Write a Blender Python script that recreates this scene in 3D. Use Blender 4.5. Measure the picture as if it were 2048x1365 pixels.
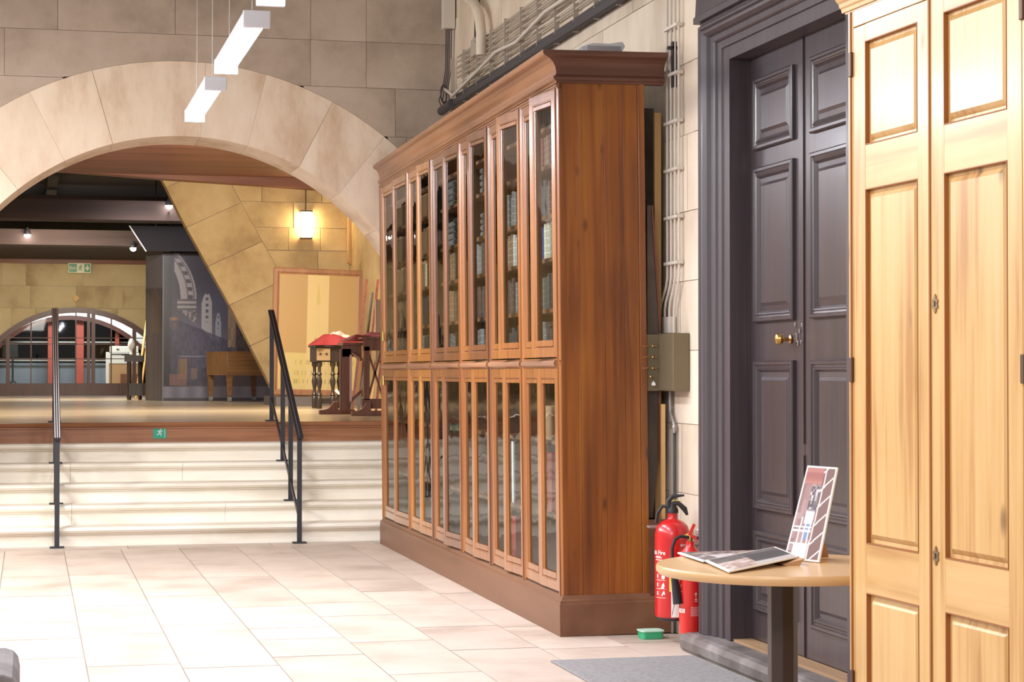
import bpy, math, random
from math import sin, cos, pi, radians as rad
from mathutils import Matrix, Vector
random.seed(7)
SC = bpy.context.scene
COL = SC.collection
for o in list(bpy.data.objects): bpy.data.objects.remove(o)

# ------------------------------------------------------------------ camera, world, lights, exposure
cam = bpy.data.cameras.new('camera'); cam.sensor_width = 36; cam.lens = 70
camo = bpy.data.objects.new('camera', cam); COL.objects.link(camo)
camo.location = (0, 0, 1.36); camo.rotation_euler = (rad(90 + .942), 0, rad(-13.61))
cam.clip_end = 200
SC.camera = camo
SC.view_settings.view_transform = 'Standard'; SC.view_settings.look = 'None'
SC.view_settings.gamma = 1; SC.view_settings.use_curve_mapping = False
SC.view_settings.exposure = 0.33
w = bpy.data.worlds.new('world'); SC.world = w; w.use_nodes = True
w.node_tree.nodes['Background'].inputs[0].default_value = (1.0, .965, .94, 1)
w.node_tree.nodes['Background'].inputs[1].default_value = .36

def area(name, loc, rot, sx, sy, power, color=(1, 1, 1)):
    l = bpy.data.lights.new(name, 'AREA'); l.shape = 'RECTANGLE'; l.size = sx; l.size_y = sy
    l.energy = power; l.color = color
    o = bpy.data.objects.new(name, l); COL.objects.link(o); o.location = loc; o.rotation_euler = rot
    return o
COOL = (.93, .94, 1.0); WARM = (1.0, .89, .72)
# the pendant row in the picture goes on towards the camera; an unseen row is added on the left to brighten arch and bookcase
for y, e in ((12.25, 62), (10.1, 44), (8.0, 32), (5.9, 26), (3.8, 16), (1.6, 10)):
    area('pendant_and_fill_light', (1.03, y, 2.925), (0, 0, 0), .10, 1.6, e, COOL)
for y, e in ((13.6, 185), (11.2, 120), (8.6, 74), (6.0, 44), (3.4, 40)):
    area('pendant_and_fill_light', (-2.6, y, 3.45), (0, rad(-24), 0), .25, 1.8, e, (1, .97, .93))
# unseen fill light added behind the camera
area('aisle_fill', (-.6, 1.5, 3.3), (rad(48), 0, rad(-14)), 2.4, .8, 60, (1, .96, .9))
# unseen fill lights added for the stage, mural and rooms beyond the arch
area('stage_fill', (2.2, 22.5, 3.85), (rad(30), 0, 0), 1.2, .6, 225, WARM)
area('stage_fill', (-1.2, 21, 3.8), (rad(10), rad(-15), 0), 1.0, .6, 150, WARM)
area('stage_fill', (.5, 33.0, 3.45), (rad(42), 0, 0), 1.4, .5, 190, (1, .87, .68))
area('mural_fill', (1.6, 29.2, 3.6), (rad(35), rad(-10), 0), .8, .3, 42, (1, .95, .92))
area('back_room_fill', (.9, 40.6, 3.2), (rad(20), 0, 0), 2.5, .4, 120, (1, .97, .95))

# ------------------------------------------------------------------ materials
def lin(c):
    return tuple(((x / 255) / 12.92 if x <= 10 else (((x / 255) + .055) / 1.055) ** 2.4) for x in c) + (1,)
def newmat(name):
    m = bpy.data.materials.new(name); m.use_nodes = True
    return m, m.node_tree.nodes, m.node_tree.links, m.node_tree.nodes['Principled BSDF']
def plain(name, c, rough=.5, metal=0, coat=0, bump=0, bscale=60):
    m, n, l, b = newmat(name)
    b.inputs['Base Color'].default_value = lin(c); b.inputs['Roughness'].default_value = rough
    b.inputs['Metallic'].default_value = metal; b.inputs['Coat Weight'].default_value = coat
    b.inputs['Coat Roughness'].default_value = .12
    if bump:
        t = n.new('ShaderNodeTexNoise'); t.inputs['Scale'].default_value = bscale
        k = n.new('ShaderNodeBump'); k.inputs['Strength'].default_value = bump; k.inputs['Distance'].default_value = .004
        tc = n.new('ShaderNodeTexCoord'); l.new(tc.outputs['Object'], t.inputs['Vector'])
        l.new(t.outputs['Fac'], k.inputs['Height']); l.new(k.outputs['Normal'], b.inputs['Normal'])
    return m
def emit(name, c, s):
    m, n, l, b = newmat(name)
    b.inputs['Base Color'].default_value = lin(c); b.inputs['Emission Color'].default_value = lin(c)
    b.inputs['Emission Strength'].default_value = s
    return m
def ramp(n, stops):
    r = n.new('ShaderNodeValToRGB'); e = r.color_ramp.elements
    while len(e) > 1: e.remove(e[-1])
    e[0].position = stops[0][0]; e[0].color = lin(stops[0][1])
    for p, c in stops[1:]:
        q = e.new(p); q.color = lin(c)
    return r
def wood(name, dark, mid, light, axis=2, rough=.35, coat=.3, crough=.16, fine=26, knots=False, coord='Object', broad=2.2, sharp=(.3, .5, .72)):
    """stretched noise for grain along one axis"""
    m, n, l, b = newmat(name)
    tc = n.new('ShaderNodeTexCoord'); mp = n.new('ShaderNodeMapping')
    s = [fine, fine, fine]; s[axis] = fine * .035
    mp.inputs['Scale'].default_value = s; l.new(tc.outputs[coord], mp.inputs['Vector'])
    t = n.new('ShaderNodeTexNoise'); t.inputs['Scale'].default_value = 1; t.inputs['Detail'].default_value = 6
    t.inputs['Distortion'].default_value = .5
    l.new(mp.outputs[0], t.inputs['Vector'])
    mp2 = n.new('ShaderNodeMapping'); s2 = [broad * 1.6] * 3; s2[axis] = broad * .35
    mp2.inputs['Scale'].default_value = s2; l.new(tc.outputs[coord], mp2.inputs['Vector'])
    t2 = n.new('ShaderNodeTexNoise'); t2.inputs['Scale'].default_value = 1; t2.inputs['Detail'].default_value = 3
    l.new(mp2.outputs[0], t2.inputs['Vector'])
    mx = n.new('ShaderNodeMath'); mx.operation = 'MULTIPLY_ADD'; mx.inputs[1].default_value = .5
    h = n.new('ShaderNodeMath'); h.operation = 'MULTIPLY'; h.inputs[1].default_value = .5
    l.new(t2.outputs['Fac'], h.inputs[0]); l.new(t.outputs['Fac'], mx.inputs[0]); l.new(h.outputs[0], mx.inputs[2])
    r = ramp(n, [(sharp[0], dark), (sharp[1], mid), (sharp[2], light)]); l.new(mx.outputs[0], r.inputs['Fac'])
    last = r.outputs['Color']
    if knots:
        v = n.new('ShaderNodeTexVoronoi'); mp3 = n.new('ShaderNodeMapping')
        s3 = [7.0] * 3; s3[axis] = 2.6; mp3.inputs['Scale'].default_value = s3
        l.new(tc.outputs[coord], mp3.inputs['Vector']); l.new(mp3.outputs[0], v.inputs['Vector']); v.inputs['Scale'].default_value = 1
        kr = n.new('ShaderNodeMapRange'); kr.inputs[1].default_value = .04; kr.inputs[2].default_value = .13
        kr.inputs[3].default_value = .75; kr.inputs[4].default_value = 0
        l.new(v.outputs['Distance'], kr.inputs[0])
        mm = n.new('ShaderNodeMixRGB'); mm.inputs[2].default_value = lin(tuple(int(x * .62) for x in dark))
        l.new(kr.outputs[0], mm.inputs[0]); l.new(last, mm.inputs[1]); last = mm.outputs[0]
    l.new(last, b.inputs['Base Color'])
    b.inputs['Roughness'].default_value = rough; b.inputs['Coat Weight'].default_value = coat
    b.inputs['Coat Roughness'].default_value = crough
    k = n.new('ShaderNodeBump'); k.inputs['Strength'].default_value = .18; k.inputs['Distance'].default_value = .003
    l.new(t.outputs['Fac'], k.inputs['Height']); l.new(k.outputs['Normal'], b.inputs['Normal'])
    return m
def stone(name, a, b_, c, rough=.85, scale=1.4, spec=.3, bump=.35, streak=None, perobj=.0):
    m, n, l, b = newmat(name)
    tc = n.new('ShaderNodeTexCoord')
    vec = tc.outputs['Object']
    if perobj:
        oi = n.new('ShaderNodeObjectInfo'); va = n.new('ShaderNodeVectorMath'); va.operation = 'ADD'
        cx = n.new('ShaderNodeCombineXYZ'); ml = n.new('ShaderNodeMath'); ml.operation = 'MULTIPLY'; ml.inputs[1].default_value = 37
        l.new(oi.outputs['Random'], ml.inputs[0]); l.new(ml.outputs[0], cx.inputs[0]); l.new(ml.outputs[0], cx.inputs[1])
        l.new(vec, va.inputs[0]); l.new(cx.outputs[0], va.inputs[1]); vec = va.outputs[0]
    mp = n.new('ShaderNodeMapping'); l.new(vec, mp.inputs['Vector'])
    if streak: mp.inputs['Scale'].default_value = streak
    t = n.new('ShaderNodeTexNoise'); t.inputs['Scale'].default_value = scale; t.inputs['Detail'].default_value = 8
    t.inputs['Roughness'].default_value = .62; l.new(mp.outputs[0], t.inputs['Vector'])
    r = ramp(n, [(.3, a), (.5, b_), (.7, c)]); l.new(t.outputs['Fac'], r.inputs['Fac'])
    last = r.outputs['Color']
    if perobj:
        hv = n.new('ShaderNodeHueSaturation'); mr = n.new('ShaderNodeMapRange')
        mr.inputs[3].default_value = 1 - perobj; mr.inputs[4].default_value = 1 + perobj * .6
        l.new(oi.outputs['Random'], mr.inputs[0]); l.new(mr.outputs[0], hv.inputs['Value']); l.new(last, hv.inputs['Color']); last = hv.outputs[0]
    l.new(last, b.inputs['Base Color'])
    b.inputs['Roughness'].default_value = rough; b.inputs['Specular IOR Level'].default_value = spec
    t2 = n.new('ShaderNodeTexNoise'); t2.inputs['Scale'].default_value = 18; t2.inputs['Detail'].default_value = 6
    l.new(tc.outputs['Object'], t2.inputs['Vector'])
    k = n.new('ShaderNodeBump'); k.inputs['Strength'].default_value = bump; k.inputs['Distance'].default_value = .008
    l.new(t2.outputs['Fac'], k.inputs['Height']); l.new(k.outputs['Normal'], b.inputs['Normal'])
    return m
def glass(name, tint=(235, 240, 240), wav=.0, rough=.02):
    m, n, l, b = newmat(name); n.remove(b)
    out = [x for x in n if x.type == 'OUTPUT_MATERIAL'][0]
    tr = n.new('ShaderNodeBsdfTransparent'); tr.inputs[0].default_value = lin(tint)
    gl = n.new('ShaderNodeBsdfGlossy'); gl.inputs['Roughness'].default_value = rough
    fr = n.new('ShaderNodeFresnel'); fr.inputs[0].default_value = 1.5; mx = n.new('ShaderNodeMixShader')
    ge = n.new('ShaderNodeNewGeometry'); iv = n.new('ShaderNodeMath'); iv.operation = 'SUBTRACT'; iv.inputs[0].default_value = 1
    ml = n.new('ShaderNodeMath'); ml.operation = 'MULTIPLY'; l.new(ge.outputs['Backfacing'], iv.inputs[1])
    l.new(fr.outputs[0], ml.inputs[0]); l.new(iv.outputs[0], ml.inputs[1])
    l.new(ml.outputs[0], mx.inputs[0]); l.new(tr.outputs[0], mx.inputs[1]); l.new(gl.outputs[0], mx.inputs[2])
    if wav:
        tc = n.new('ShaderNodeTexCoord'); t = n.new('ShaderNodeTexNoise'); t.inputs['Scale'].default_value = 7; t.inputs['Detail'].default_value = 1
        l.new(tc.outputs['Object'], t.inputs['Vector'])
        k = n.new('ShaderNodeBump'); k.inputs['Strength'].default_value = wav; k.inputs['Distance'].default_value = .01
        l.new(t.outputs['Fac'], k.inputs['Height']); l.new(k.outputs['Normal'], gl.inputs['Normal'])
    l.new(mx.outputs[0], out.inputs[0])
    return m
def printmat(name, rough=.35, coat=.0):
    m, n, l, b = newmat(name)
    a = n.new('ShaderNodeVertexColor'); a.layer_name = 'Col'; l.new(a.outputs['Color'], b.inputs['Base Color'])
    b.inputs['Roughness'].default_value = rough; b.inputs['Coat Weight'].default_value = coat
    return m

M = {}
M['flag'] = stone('flagstone_limestone', (170, 152, 138), (196, 179, 166), (206, 191, 179), rough=.45, scale=1.6, spec=.4, bump=.1, perobj=.09)
M['grout'] = stone('floor_joint', (118, 106, 97), (138, 126, 116), (150, 138, 128))
M['step'] = stone('step_limestone', (222, 212, 196), (238, 231, 218), (244, 238, 228), rough=.6, scale=2.2, bump=.2, streak=(.5, 1, 3))
M['wallstone'] = stone('wall_stone', (150, 132, 117), (178, 160, 144), (192, 175, 161), scale=1.3, perobj=.03)  # greyer stone than the ring; shade above the lamps is put into it too
M['voussoir'] = stone('arch_ring_stone', (196, 166, 140), (224, 203, 182), (234, 217, 199), scale=1.5, streak=(2.2, 1, .8), perobj=.04)
M['mortar'] = stone('mortar', (136, 119, 104), (160, 143, 128), (176, 160, 146), scale=3)
M['sidewall'] = stone('side_wall_stone', (186, 166, 144), (214, 198, 178), (228, 214, 196), scale=1.1, streak=(1, 1.5, .6), perobj=.05)
M['yellowstone'] = stone('stage_wall_stone', (158, 134, 98), (190, 166, 124), (206, 184, 142), scale=1.5, perobj=.04)
M['farstone'] = stone('far_wall_stone', (146, 126, 96), (190, 172, 134), (204, 188, 150), scale=.9, perobj=.04)
M['stagefloor'] = wood('stage_floorboards', (150, 130, 106), (184, 166, 140), (204, 188, 162), axis=0, rough=.28, coat=.35, fine=9)
M['fascia'] = wood('stage_edge_wood', (118, 72, 46), (160, 108, 74), (180, 128, 92), axis=0, rough=.4, coat=.3)
M['case'] = wood('bookcase_pine_stained', (76, 38, 13), (128, 71, 24), (156, 97, 35), axis=2, rough=.4, coat=.3, fine=26, knots=True, broad=2.6, sharp=(.3, .5, .7))
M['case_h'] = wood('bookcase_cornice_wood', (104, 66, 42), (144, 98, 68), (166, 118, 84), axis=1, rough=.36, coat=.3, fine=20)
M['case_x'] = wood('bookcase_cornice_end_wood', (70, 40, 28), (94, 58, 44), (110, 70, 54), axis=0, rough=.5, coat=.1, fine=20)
M['plinth'] = wood('bookcase_plinth_wood', (92, 58, 36), (112, 74, 50), (124, 86, 60), axis=1, rough=.5, coat=.1, fine=8)
M['leaf'] = wood('bookcase_door_wood', (100, 52, 18), (144, 86, 38), (176, 116, 58), axis=2, rough=.32, coat=1.0, crough=.26, fine=24)
M['leaf_b'] = wood('bookcase_door_wood_pale', (120, 68, 22), (168, 106, 46), (196, 136, 68), axis=2, rough=.32, coat=1.0, crough=.26, fine=24)
M['leaf_c'] = wood('bookcase_door_wood_dark', (80, 42, 20), (112, 66, 38), (138, 88, 56), axis=2, rough=.32, coat=1.0, crough=.26, fine=24)
M['interior'] = plain('bookcase_inside', (96, 74, 60), .8)
M['pine'] = wood('waxed_pine', (176, 126, 70), (203, 160, 100), (211, 172, 115), axis=2, rough=.42, coat=.15, fine=36, knots=True, broad=3, sharp=(.36, .47, .58))
M['pine_h'] = wood('waxed_pine_rail', (180, 132, 76), (203, 160, 102), (213, 174, 119), axis=1, rough=.42, coat=.15, fine=18, broad=3, sharp=(.36, .46, .56))
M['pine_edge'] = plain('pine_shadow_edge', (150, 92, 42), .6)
M['door'] = wood('dark_painted_oak', (50, 41, 43), (61, 51, 54), (72, 61, 64), axis=2, rough=.34, coat=.22, fine=30)
M['architrave'] = wood('dark_architrave_oak', (52, 44, 48), (65, 56, 60), (78, 68, 72), axis=2, rough=.45, coat=.08, fine=30)
M['glass'] = glass('old_wavy_glass', wav=.16)
M['glass_flat'] = glass('partition_glass')
M['rib_dark'] = plain('dull_rail_rib', (130, 130, 136), .35, .5)  # right rail's rib, a darker copy with no reflected light in its colour
M['ribs'] = plain('rail_ribs_with_glint', (222, 220, 222), .35, .2)  # left rail's ribs: their bright reflections are put into the pale colour
M['black'] = plain('black_metal', (42, 42, 48), .45)
M['chrome'] = plain('polished_steel', (205, 205, 210), .22, 1)
M['brass'] = plain('brass', (190, 150, 90), .3, 1)
M['iron'] = plain('dark_hinge_iron', (92, 66, 48), .5, .5)
M['white'] = plain('white_plastic', (225, 222, 215), .5)
M['paper'] = plain('white_paper', (238, 236, 232), .6)
M['cable'] = plain('grey_white_cable', (206, 196, 184), .6)
M['oldcable'] = plain('dusty_cable', (172, 160, 146), .7)
M['darkcable'] = plain('dark_cable', (70, 66, 68), .6)
M['galv'] = plain('galvanised_steel', (165, 162, 158), .45, .6)
M['boxgrn'] = plain('olive_grey_metal_box', (116, 104, 82), .45, .4, bump=.1)
M['red'] = plain('extinguisher_red', (196, 28, 30), .28, 0, .5)
M['red2'] = plain('extinguisher_bright_red', (214, 36, 30), .3, 0, .5)
M['rubber'] = plain('black_rubber', (38, 36, 40), .55)
M['yellow'] = plain('yellow_plastic', (236, 208, 90), .5)
M['green'] = plain('green_plastic', (58, 168, 118), .35)
M['lime'] = plain('lime_sticky_note', (226, 232, 120), .7)
M['tabletop'] = plain('beech_laminate', (206, 168, 122), .35, 0, .2)
M['tableleg'] = plain('table_column_dark_grey', (66, 56, 54), .4, .3)
M['mat'] = stone('grey_mat', (118, 114, 114), (138, 134, 134), (150, 146, 146), rough=.95, scale=60, bump=.5)
M['darkstone'] = stone('worn_dark_stone', (86, 78, 76), (108, 100, 98), (150, 144, 142), rough=.5, scale=3, bump=.6)
M['greystone'] = stone('grey_stone_block', (96, 90, 90), (112, 106, 106), (126, 120, 120), rough=.7, scale=4)
M['threshold'] = wood('threshold_board', (128, 98, 70), (154, 122, 90), (172, 140, 108), axis=1, rough=.5, coat=0)
M['board_and_shade'] = stone('dark_board_and_shade', (72, 64, 58), (92, 82, 74), (112, 100, 90), scale=2.5, rough=.6)
M['batten'] = wood('raw_timber_batten', (176, 132, 78), (204, 162, 106), (216, 178, 124), axis=2, rough=.6, coat=0)
M['redwood'] = wood('reddish_wood', (80, 36, 24), (116, 58, 40), (140, 78, 56), axis=2, rough=.4, coat=.3)
M['trestle'] = wood('dark_joinery', (92, 56, 46), (128, 86, 72), (146, 104, 88), axis=2, rough=.5, coat=.1)
M['beam'] = wood('ceiling_timber', (34, 24, 24), (50, 36, 34), (62, 46, 42), axis=0, rough=.85, coat=0, fine=7)
M['redbeam'] = wood('reddish_ceiling_timber', (92, 52, 42), (126, 80, 64), (146, 96, 74), axis=0, rough=.6, coat=.1, fine=6)
M['darkceil'] = plain('dark_ceiling', (44, 40, 46), .8)
M['joinery'] = wood('partition_joinery', (48, 24, 20), (74, 38, 30), (92, 50, 40), axis=2, rough=.45, coat=.2)
M['redframe'] = plain('red_painted_post', (150, 62, 46), .5)
M['whitewall'] = stone('back_room_plaster', (200, 198, 200), (222, 220, 222), (230, 228, 230), rough=.9)
M['backdark'] = plain('back_room_dark', (44, 36, 38), .6)
M['bluegrey'] = plain('blue_grey_panel', (104, 114, 124), .5)
M['muralside'] = stone('display_side_panel', (78, 74, 76), (92, 88, 92), (112, 108, 110), rough=.6, scale=2, streak=(6, 6, .5))
M['muralframe'] = plain('display_edge', (140, 140, 150), .5)
M['print'] = printmat('printed_sheet'); M['gloss_print'] = printmat('glossy_printed_sheet', .5, 0)
M['mount'] = plain('mount_board', (212, 174, 116), .7)
M['picframe'] = wood('picture_frame_wood', (130, 88, 60), (160, 114, 82), (176, 132, 98), axis=2, rough=.45, coat=.1)
M['greyply'] = plain('grey_plinth', (104, 98, 96), .8)
M['oakdark'] = wood('dark_oak', (34, 26, 24), (48, 38, 34), (64, 52, 46), axis=2, rough=.4, coat=.2)
M['drawer'] = wood('drawer_front_pale', (120, 96, 66), (146, 120, 86), (158, 132, 98), axis=0, rough=.5, coat=0)
M['cabwood'] = wood('wheeled_cabinet_wood', (92, 60, 32), (128, 90, 52), (146, 106, 66), axis=0, rough=.5, coat=.1)
M['redcloth'] = plain('red_cloth', (128, 30, 32), .8, bump=.6, bscale=25)
M['creamcloth'] = plain('cream_cloth', (176, 160, 148), .8, bump=.5, bscale=25)
M['card'] = plain('cardboard', (182, 142, 104), .8)
M['carddark'] = plain('brown_card', (118, 78, 58), .8)
M['foil'] = plain('dusty_metal_tray', (200, 200, 202), .35, .3)
M['lampwhite'] = emit('pendant_tube_glow', (232, 236, 255), 42)
M['lampcap'] = plain('pendant_end_cap', (215, 215, 225), .4)
M['sconce'] = emit('sconce_glow', (255, 228, 170), 30)
M['spotglow'] = emit('spot_glow', (255, 246, 232), 60)
M['signgreen'] = plain('sign_green', (20, 128, 84), .4)
M['signteal'] = plain('sign_teal', (38, 160, 132), .4)
M['signcream'] = plain('sign_cream', (232, 228, 196), .5)
M['diamond'] = stone('diamond_tile_gilt', (200, 160, 104), (222, 184, 126), (236, 206, 150), scale=20)
M['pinkstrip'] = plain('pale_pink_strip', (226, 190, 190), .5)
M['wallplate'] = plain('grey_conduit_cover', (150, 142, 136), .6)
BOOKC = {'dark brown': (74, 52, 42), 'black': (46, 42, 44), 'dark green': (52, 60, 52), 'faded red': (134, 70, 56), 'navy blue': (52, 62, 110),
         'cream': (216, 204, 172), 'grey': (118, 112, 108), 'tan leather': (138, 104, 74), 'bright blue': (66, 84, 170), 'white': (226, 222, 214)}
def bookmat(nm, c):
    m, n, l, b = newmat('book_' + nm.replace(' ', '_'))
    tc = n.new('ShaderNodeTexCoord'); sp = n.new('ShaderNodeSeparateXYZ'); l.new(tc.outputs['Generated'], sp.inputs[0])
    wv = n.new('ShaderNodeMath'); wv.operation = 'PINGPONG'; wv.inputs[1].default_value = .1
    l.new(sp.outputs['Z'], wv.inputs[0])
    gt = n.new('ShaderNodeMath'); gt.operation = 'LESS_THAN'; gt.inputs[1].default_value = .008; l.new(wv.outputs[0], gt.inputs[0])
    oi = n.new('ShaderNodeObjectInfo'); hs = n.new('ShaderNodeHueSaturation'); mr = n.new('ShaderNodeMapRange')
    mr.inputs[3].default_value = .65; mr.inputs[4].default_value = 1.35; l.new(oi.outputs['Random'], mr.inputs[0]); l.new(mr.outputs[0], hs.inputs['Value'])
    hs.inputs['Color'].default_value = lin(c)
    mx = n.new('ShaderNodeMixRGB'); mx.inputs[2].default_value = lin(tuple(min(255, int(x * 1.35 + 25)) for x in c))
    l.new(gt.outputs[0], mx.inputs[0]); l.new(hs.outputs[0], mx.inputs[1]); l.new(mx.outputs[0], b.inputs['Base Color'])
    b.inputs['Roughness'].default_value = .6
    return m
for k, c in BOOKC.items(): M['bk ' + k] = bookmat(k, c)

# ------------------------------------------------------------------ mesh helpers
class MB:
    def __init__(s): s.v = []; s.f = []
    def add(s, vs, fs):
        o = len(s.v); s.v += [tuple(v) for v in vs]; s.f += [tuple(i + o for i in f) for f in fs]; return s
    def box(s, x0, x1, y0, y1, z0, z1):
        return s.add([(x0, y0, z0), (x1, y0, z0), (x1, y1, z0), (x0, y1, z0), (x0, y0, z1), (x1, y0, z1), (x1, y1, z1), (x0, y1, z1)],
                     [(0, 3, 2, 1), (4, 5, 6, 7), (0, 1, 5, 4), (1, 2, 6, 5), (2, 3, 7, 6), (3, 0, 4, 7)])
    def cbox(s, c, d): return s.box(c[0] - d[0] / 2, c[0] + d[0] / 2, c[1] - d[1] / 2, c[1] + d[1] / 2, c[2] - d[2] / 2, c[2] + d[2] / 2)
    def bar(s, p, q, w, h, up=(0, 0, 1)):
        """rectangular bar from p to q"""
        p = Vector(p); q = Vector(q); d = (q - p).normalized(); u = Vector(up)
        if abs(d.dot(u)) > .98: u = Vector((0, 1, 0))
        r = d.cross(u).normalized(); u = r.cross(d)
        vs = [a + r * (sx * w / 2) + u * (sz * h / 2) for a in (p, q) for sx, sz in ((-1, -1), (1, -1), (1, 1), (-1, 1))]
        return s.add(vs, [(0, 1, 2, 3), (7, 6, 5, 4), (0, 4, 5, 1), (1, 5, 6, 2), (2, 6, 7, 3), (3, 7, 4, 0)])
    def prism(s, poly, axis, a, b):
        """poly: 2-D points in the plane normal to axis (x: (y,z); y: (x,z); z: (x,y))"""
        def P(p, t): return {'x': (t, p[0], p[1]), 'y': (p[0], t, p[1]), 'z': (p[0], p[1], t)}[axis]
        n = len(poly)
        return s.add([P(p, a) for p in poly] + [P(p, b) for p in poly],
                     [tuple(range(n)), tuple(range(2 * n - 1, n - 1, -1))] + [(i, i + n, (i + 1) % n + n, (i + 1) % n) for i in range(n)])
    def tube(s, pts, r, n=8, closed=False):
        pts = [Vector(p) for p in pts]; rs = r if isinstance(r, (list, tuple)) else [r] * len(pts); o = len(s.v)
        prev = None; k = len(pts)
        for i, p in enumerate(pts):
            a = pts[max(i - 1, 0)]; b = pts[min(i + 1, k - 1)]; d = (b - a).normalized()
            if prev is None: prev = d.orthogonal().normalized()
            u = (prev - d * prev.dot(d)).normalized(); prev = u; v = d.cross(u)
            for j in range(n):
                t = 2 * pi * j / n; s.v.append(tuple(p + (u * cos(t) + v * sin(t)) * rs[i]))
        for i in range(k - 1):
            for j in range(n): s.f.append((o + i * n + j, o + i * n + (j + 1) % n, o + (i + 1) * n + (j + 1) % n, o + (i + 1) * n + j))
        s.f.append(tuple(o + j for j in reversed(range(n)))); s.f.append(tuple(o + (k - 1) * n + j for j in range(n)))
        return s
    def lathe(s, prof, c=(0, 0, 0), n=24):
        o = len(s.v)
        for r, z in prof:
            for j in range(n): t = 2 * pi * j / n; s.v.append((c[0] + r * cos(t), c[1] + r * sin(t), c[2] + z))
        for i in range(len(prof) - 1):
            for j in range(n): s.f.append((o + i * n + j, o + i * n + (j + 1) % n, o + (i + 1) * n + (j + 1) % n, o + (i + 1) * n + j))
        s.f.append(tuple(o + j for j in reversed(range(n)))); s.f.append(tuple(o + (len(prof) - 1) * n + j for j in range(n)))
        return s
    def ring(s, mp, a0, a1, b0, b1, prof, cap=False, loop=False):
        """mitred frame: prof = [(inset, height)]; mp(a, b, h) -> xyz"""
        o = len(s.v); k = len(prof)
        for d, h in prof:
            for a, b in ((a0 + d, b0 + d), (a1 - d, b0 + d), (a1 - d, b1 - d), (a0 + d, b1 - d)): s.v.append(tuple(mp(a, b, h)))
        for i in range(k if loop else k - 1):
            i2 = (i + 1) % k
            for j in range(4): s.f.append((o + i * 4 + j, o + i * 4 + (j + 1) % 4, o + i2 * 4 + (j + 1) % 4, o + i2 * 4 + j))
        if cap: s.f.append(tuple(o + (k - 1) * 4 + j for j in range(4)))
        return s
    def sweep(s, prof, path):
        """prof [(out, z)], path [(x, y)], outward = left of travel... mitred; closed section"""
        P = [Vector(p) for p in path]; o = len(s.v); k = len(prof)
        for i, p in enumerate(P):
            ns = []
            if i > 0: d = (P[i] - P[i - 1]).normalized(); ns.append(Vector((-d.y, d.x)))
            if i < len(P) - 1: d = (P[i + 1] - P[i]).normalized(); ns.append(Vector((-d.y, d.x)))
            m = ns[0] if len(ns) == 1 else (ns[0] + ns[1]) / (1 + ns[0].dot(ns[1]))
            for q, z in prof: s.v.append((p.x + m.x * q, p.y + m.y * q, z))
        for i in range(len(P) - 1):
            for j in range(k): s.f.append((o + i * k + j, o + i * k + (j + 1) % k, o + (i + 1) * k + (j + 1) % k, o + (i + 1) * k + j))
        s.f.append(tuple(o + j for j in range(k))); s.f.append(tuple(o + (len(P) - 1) * k + j for j in reversed(range(k))))
        return s
    def mesh(s, name):
        m = bpy.data.meshes.new(name); m.from_pydata(s.v, [], s.f); m.validate()
        import bmesh
        b = bmesh.new(); b.from_mesh(m); bmesh.ops.recalc_face_normals(b, faces=b.faces); b.to_mesh(m); b.free()
        return m
    def build(s, name, mat, parent=None, smooth=False, bevel=0):
        return link(name, s.mesh(name), mat, parent, smooth, bevel)
def link(name, mesh, mat, parent=None, smooth=False, bevel=0):
    o = bpy.data.objects.new(name, mesh); COL.objects.link(o)
    if mat and not mesh.materials: mesh.materials.append(M[mat] if isinstance(mat, str) else mat)
    if parent: o.parent = parent
    if smooth:
        for p in mesh.polygons: p.use_smooth = True
        mesh.set_sharp_from_angle(angle=rad(40))
    if bevel:
        md = o.modifiers.new('bevel', 'BEVEL'); md.width = bevel; md.segments = 2; md.limit_method = 'ANGLE'; md.angle_limit = rad(40)
    return o
def tag(o, label, cat, group=None):
    o['label'] = label; o['category'] = cat
    if group: o['group'] = group
    return o
def thing(name, label, cat, loc=(0, 0, 0), rot=(0, 0, 0), group=None):
    o = bpy.data.objects.new(name, None); COL.objects.link(o); o.location = loc; o.rotation_euler = rot; o.empty_display_size = .1
    return tag(o, label, cat, group)
def struct(o): o['kind'] = 'structure'; return o
def lab(o, t): o['label'] = t; return o
def sheet(name, parent, mp, nx, ny, fn, mat='print'):
    """flat print: grid coloured by fn(u, v) -> 0..255 rgb"""
    vs = [mp(i / nx, j / ny) for j in range(ny + 1) for i in range(nx + 1)]
    fs = [(j * (nx + 1) + i, j * (nx + 1) + i + 1, (j + 1) * (nx + 1) + i + 1, (j + 1) * (nx + 1) + i) for j in range(ny) for i in range(nx)]
    me = bpy.data.meshes.new(name); me.from_pydata(vs, [], fs)
    ca = me.color_attributes.new('Col', 'FLOAT_COLOR', 'POINT')
    flat = []
    for j in range(ny + 1):
        for i in range(nx + 1): flat += lin(fn(i / nx, j / ny))
    ca.data.foreach_set('color', flat)
    return link(name, me, mat, parent)
def textmesh(body, size, bold=False):
    cu = bpy.data.curves.new('txt', 'FONT'); cu.body = body; cu.size = size; cu.align_x = 'CENTER'; cu.align_y = 'CENTER'
    if bold: cu.offset = size * .018
    o = bpy.data.objects.new('txt', cu); COL.objects.link(o); bpy.context.view_layer.update()
    me = bpy.data.meshes.new_from_object(o.evaluated_get(bpy.context.evaluated_depsgraph_get()))
    bpy.data.objects.remove(o); bpy.data.curves.remove(cu)
    return me
def text(name, body, size, mp, mat, parent, bold=False):
    me = textmesh(body, size, bold)
    for v in me.vertices: v.co = mp(v.co.x, v.co.y)
    me.materials.clear()
    return link(name, me, mat, parent)
def mix(a, b, t): return tuple(a[i] + (b[i] - a[i]) * t for i in range(3))
def hsh(*a):
    x = sin(sum(v * k for v, k in zip(a, (127.1, 311.7, 74.7)))) * 43758.5453
    return x - math.floor(x)
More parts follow.
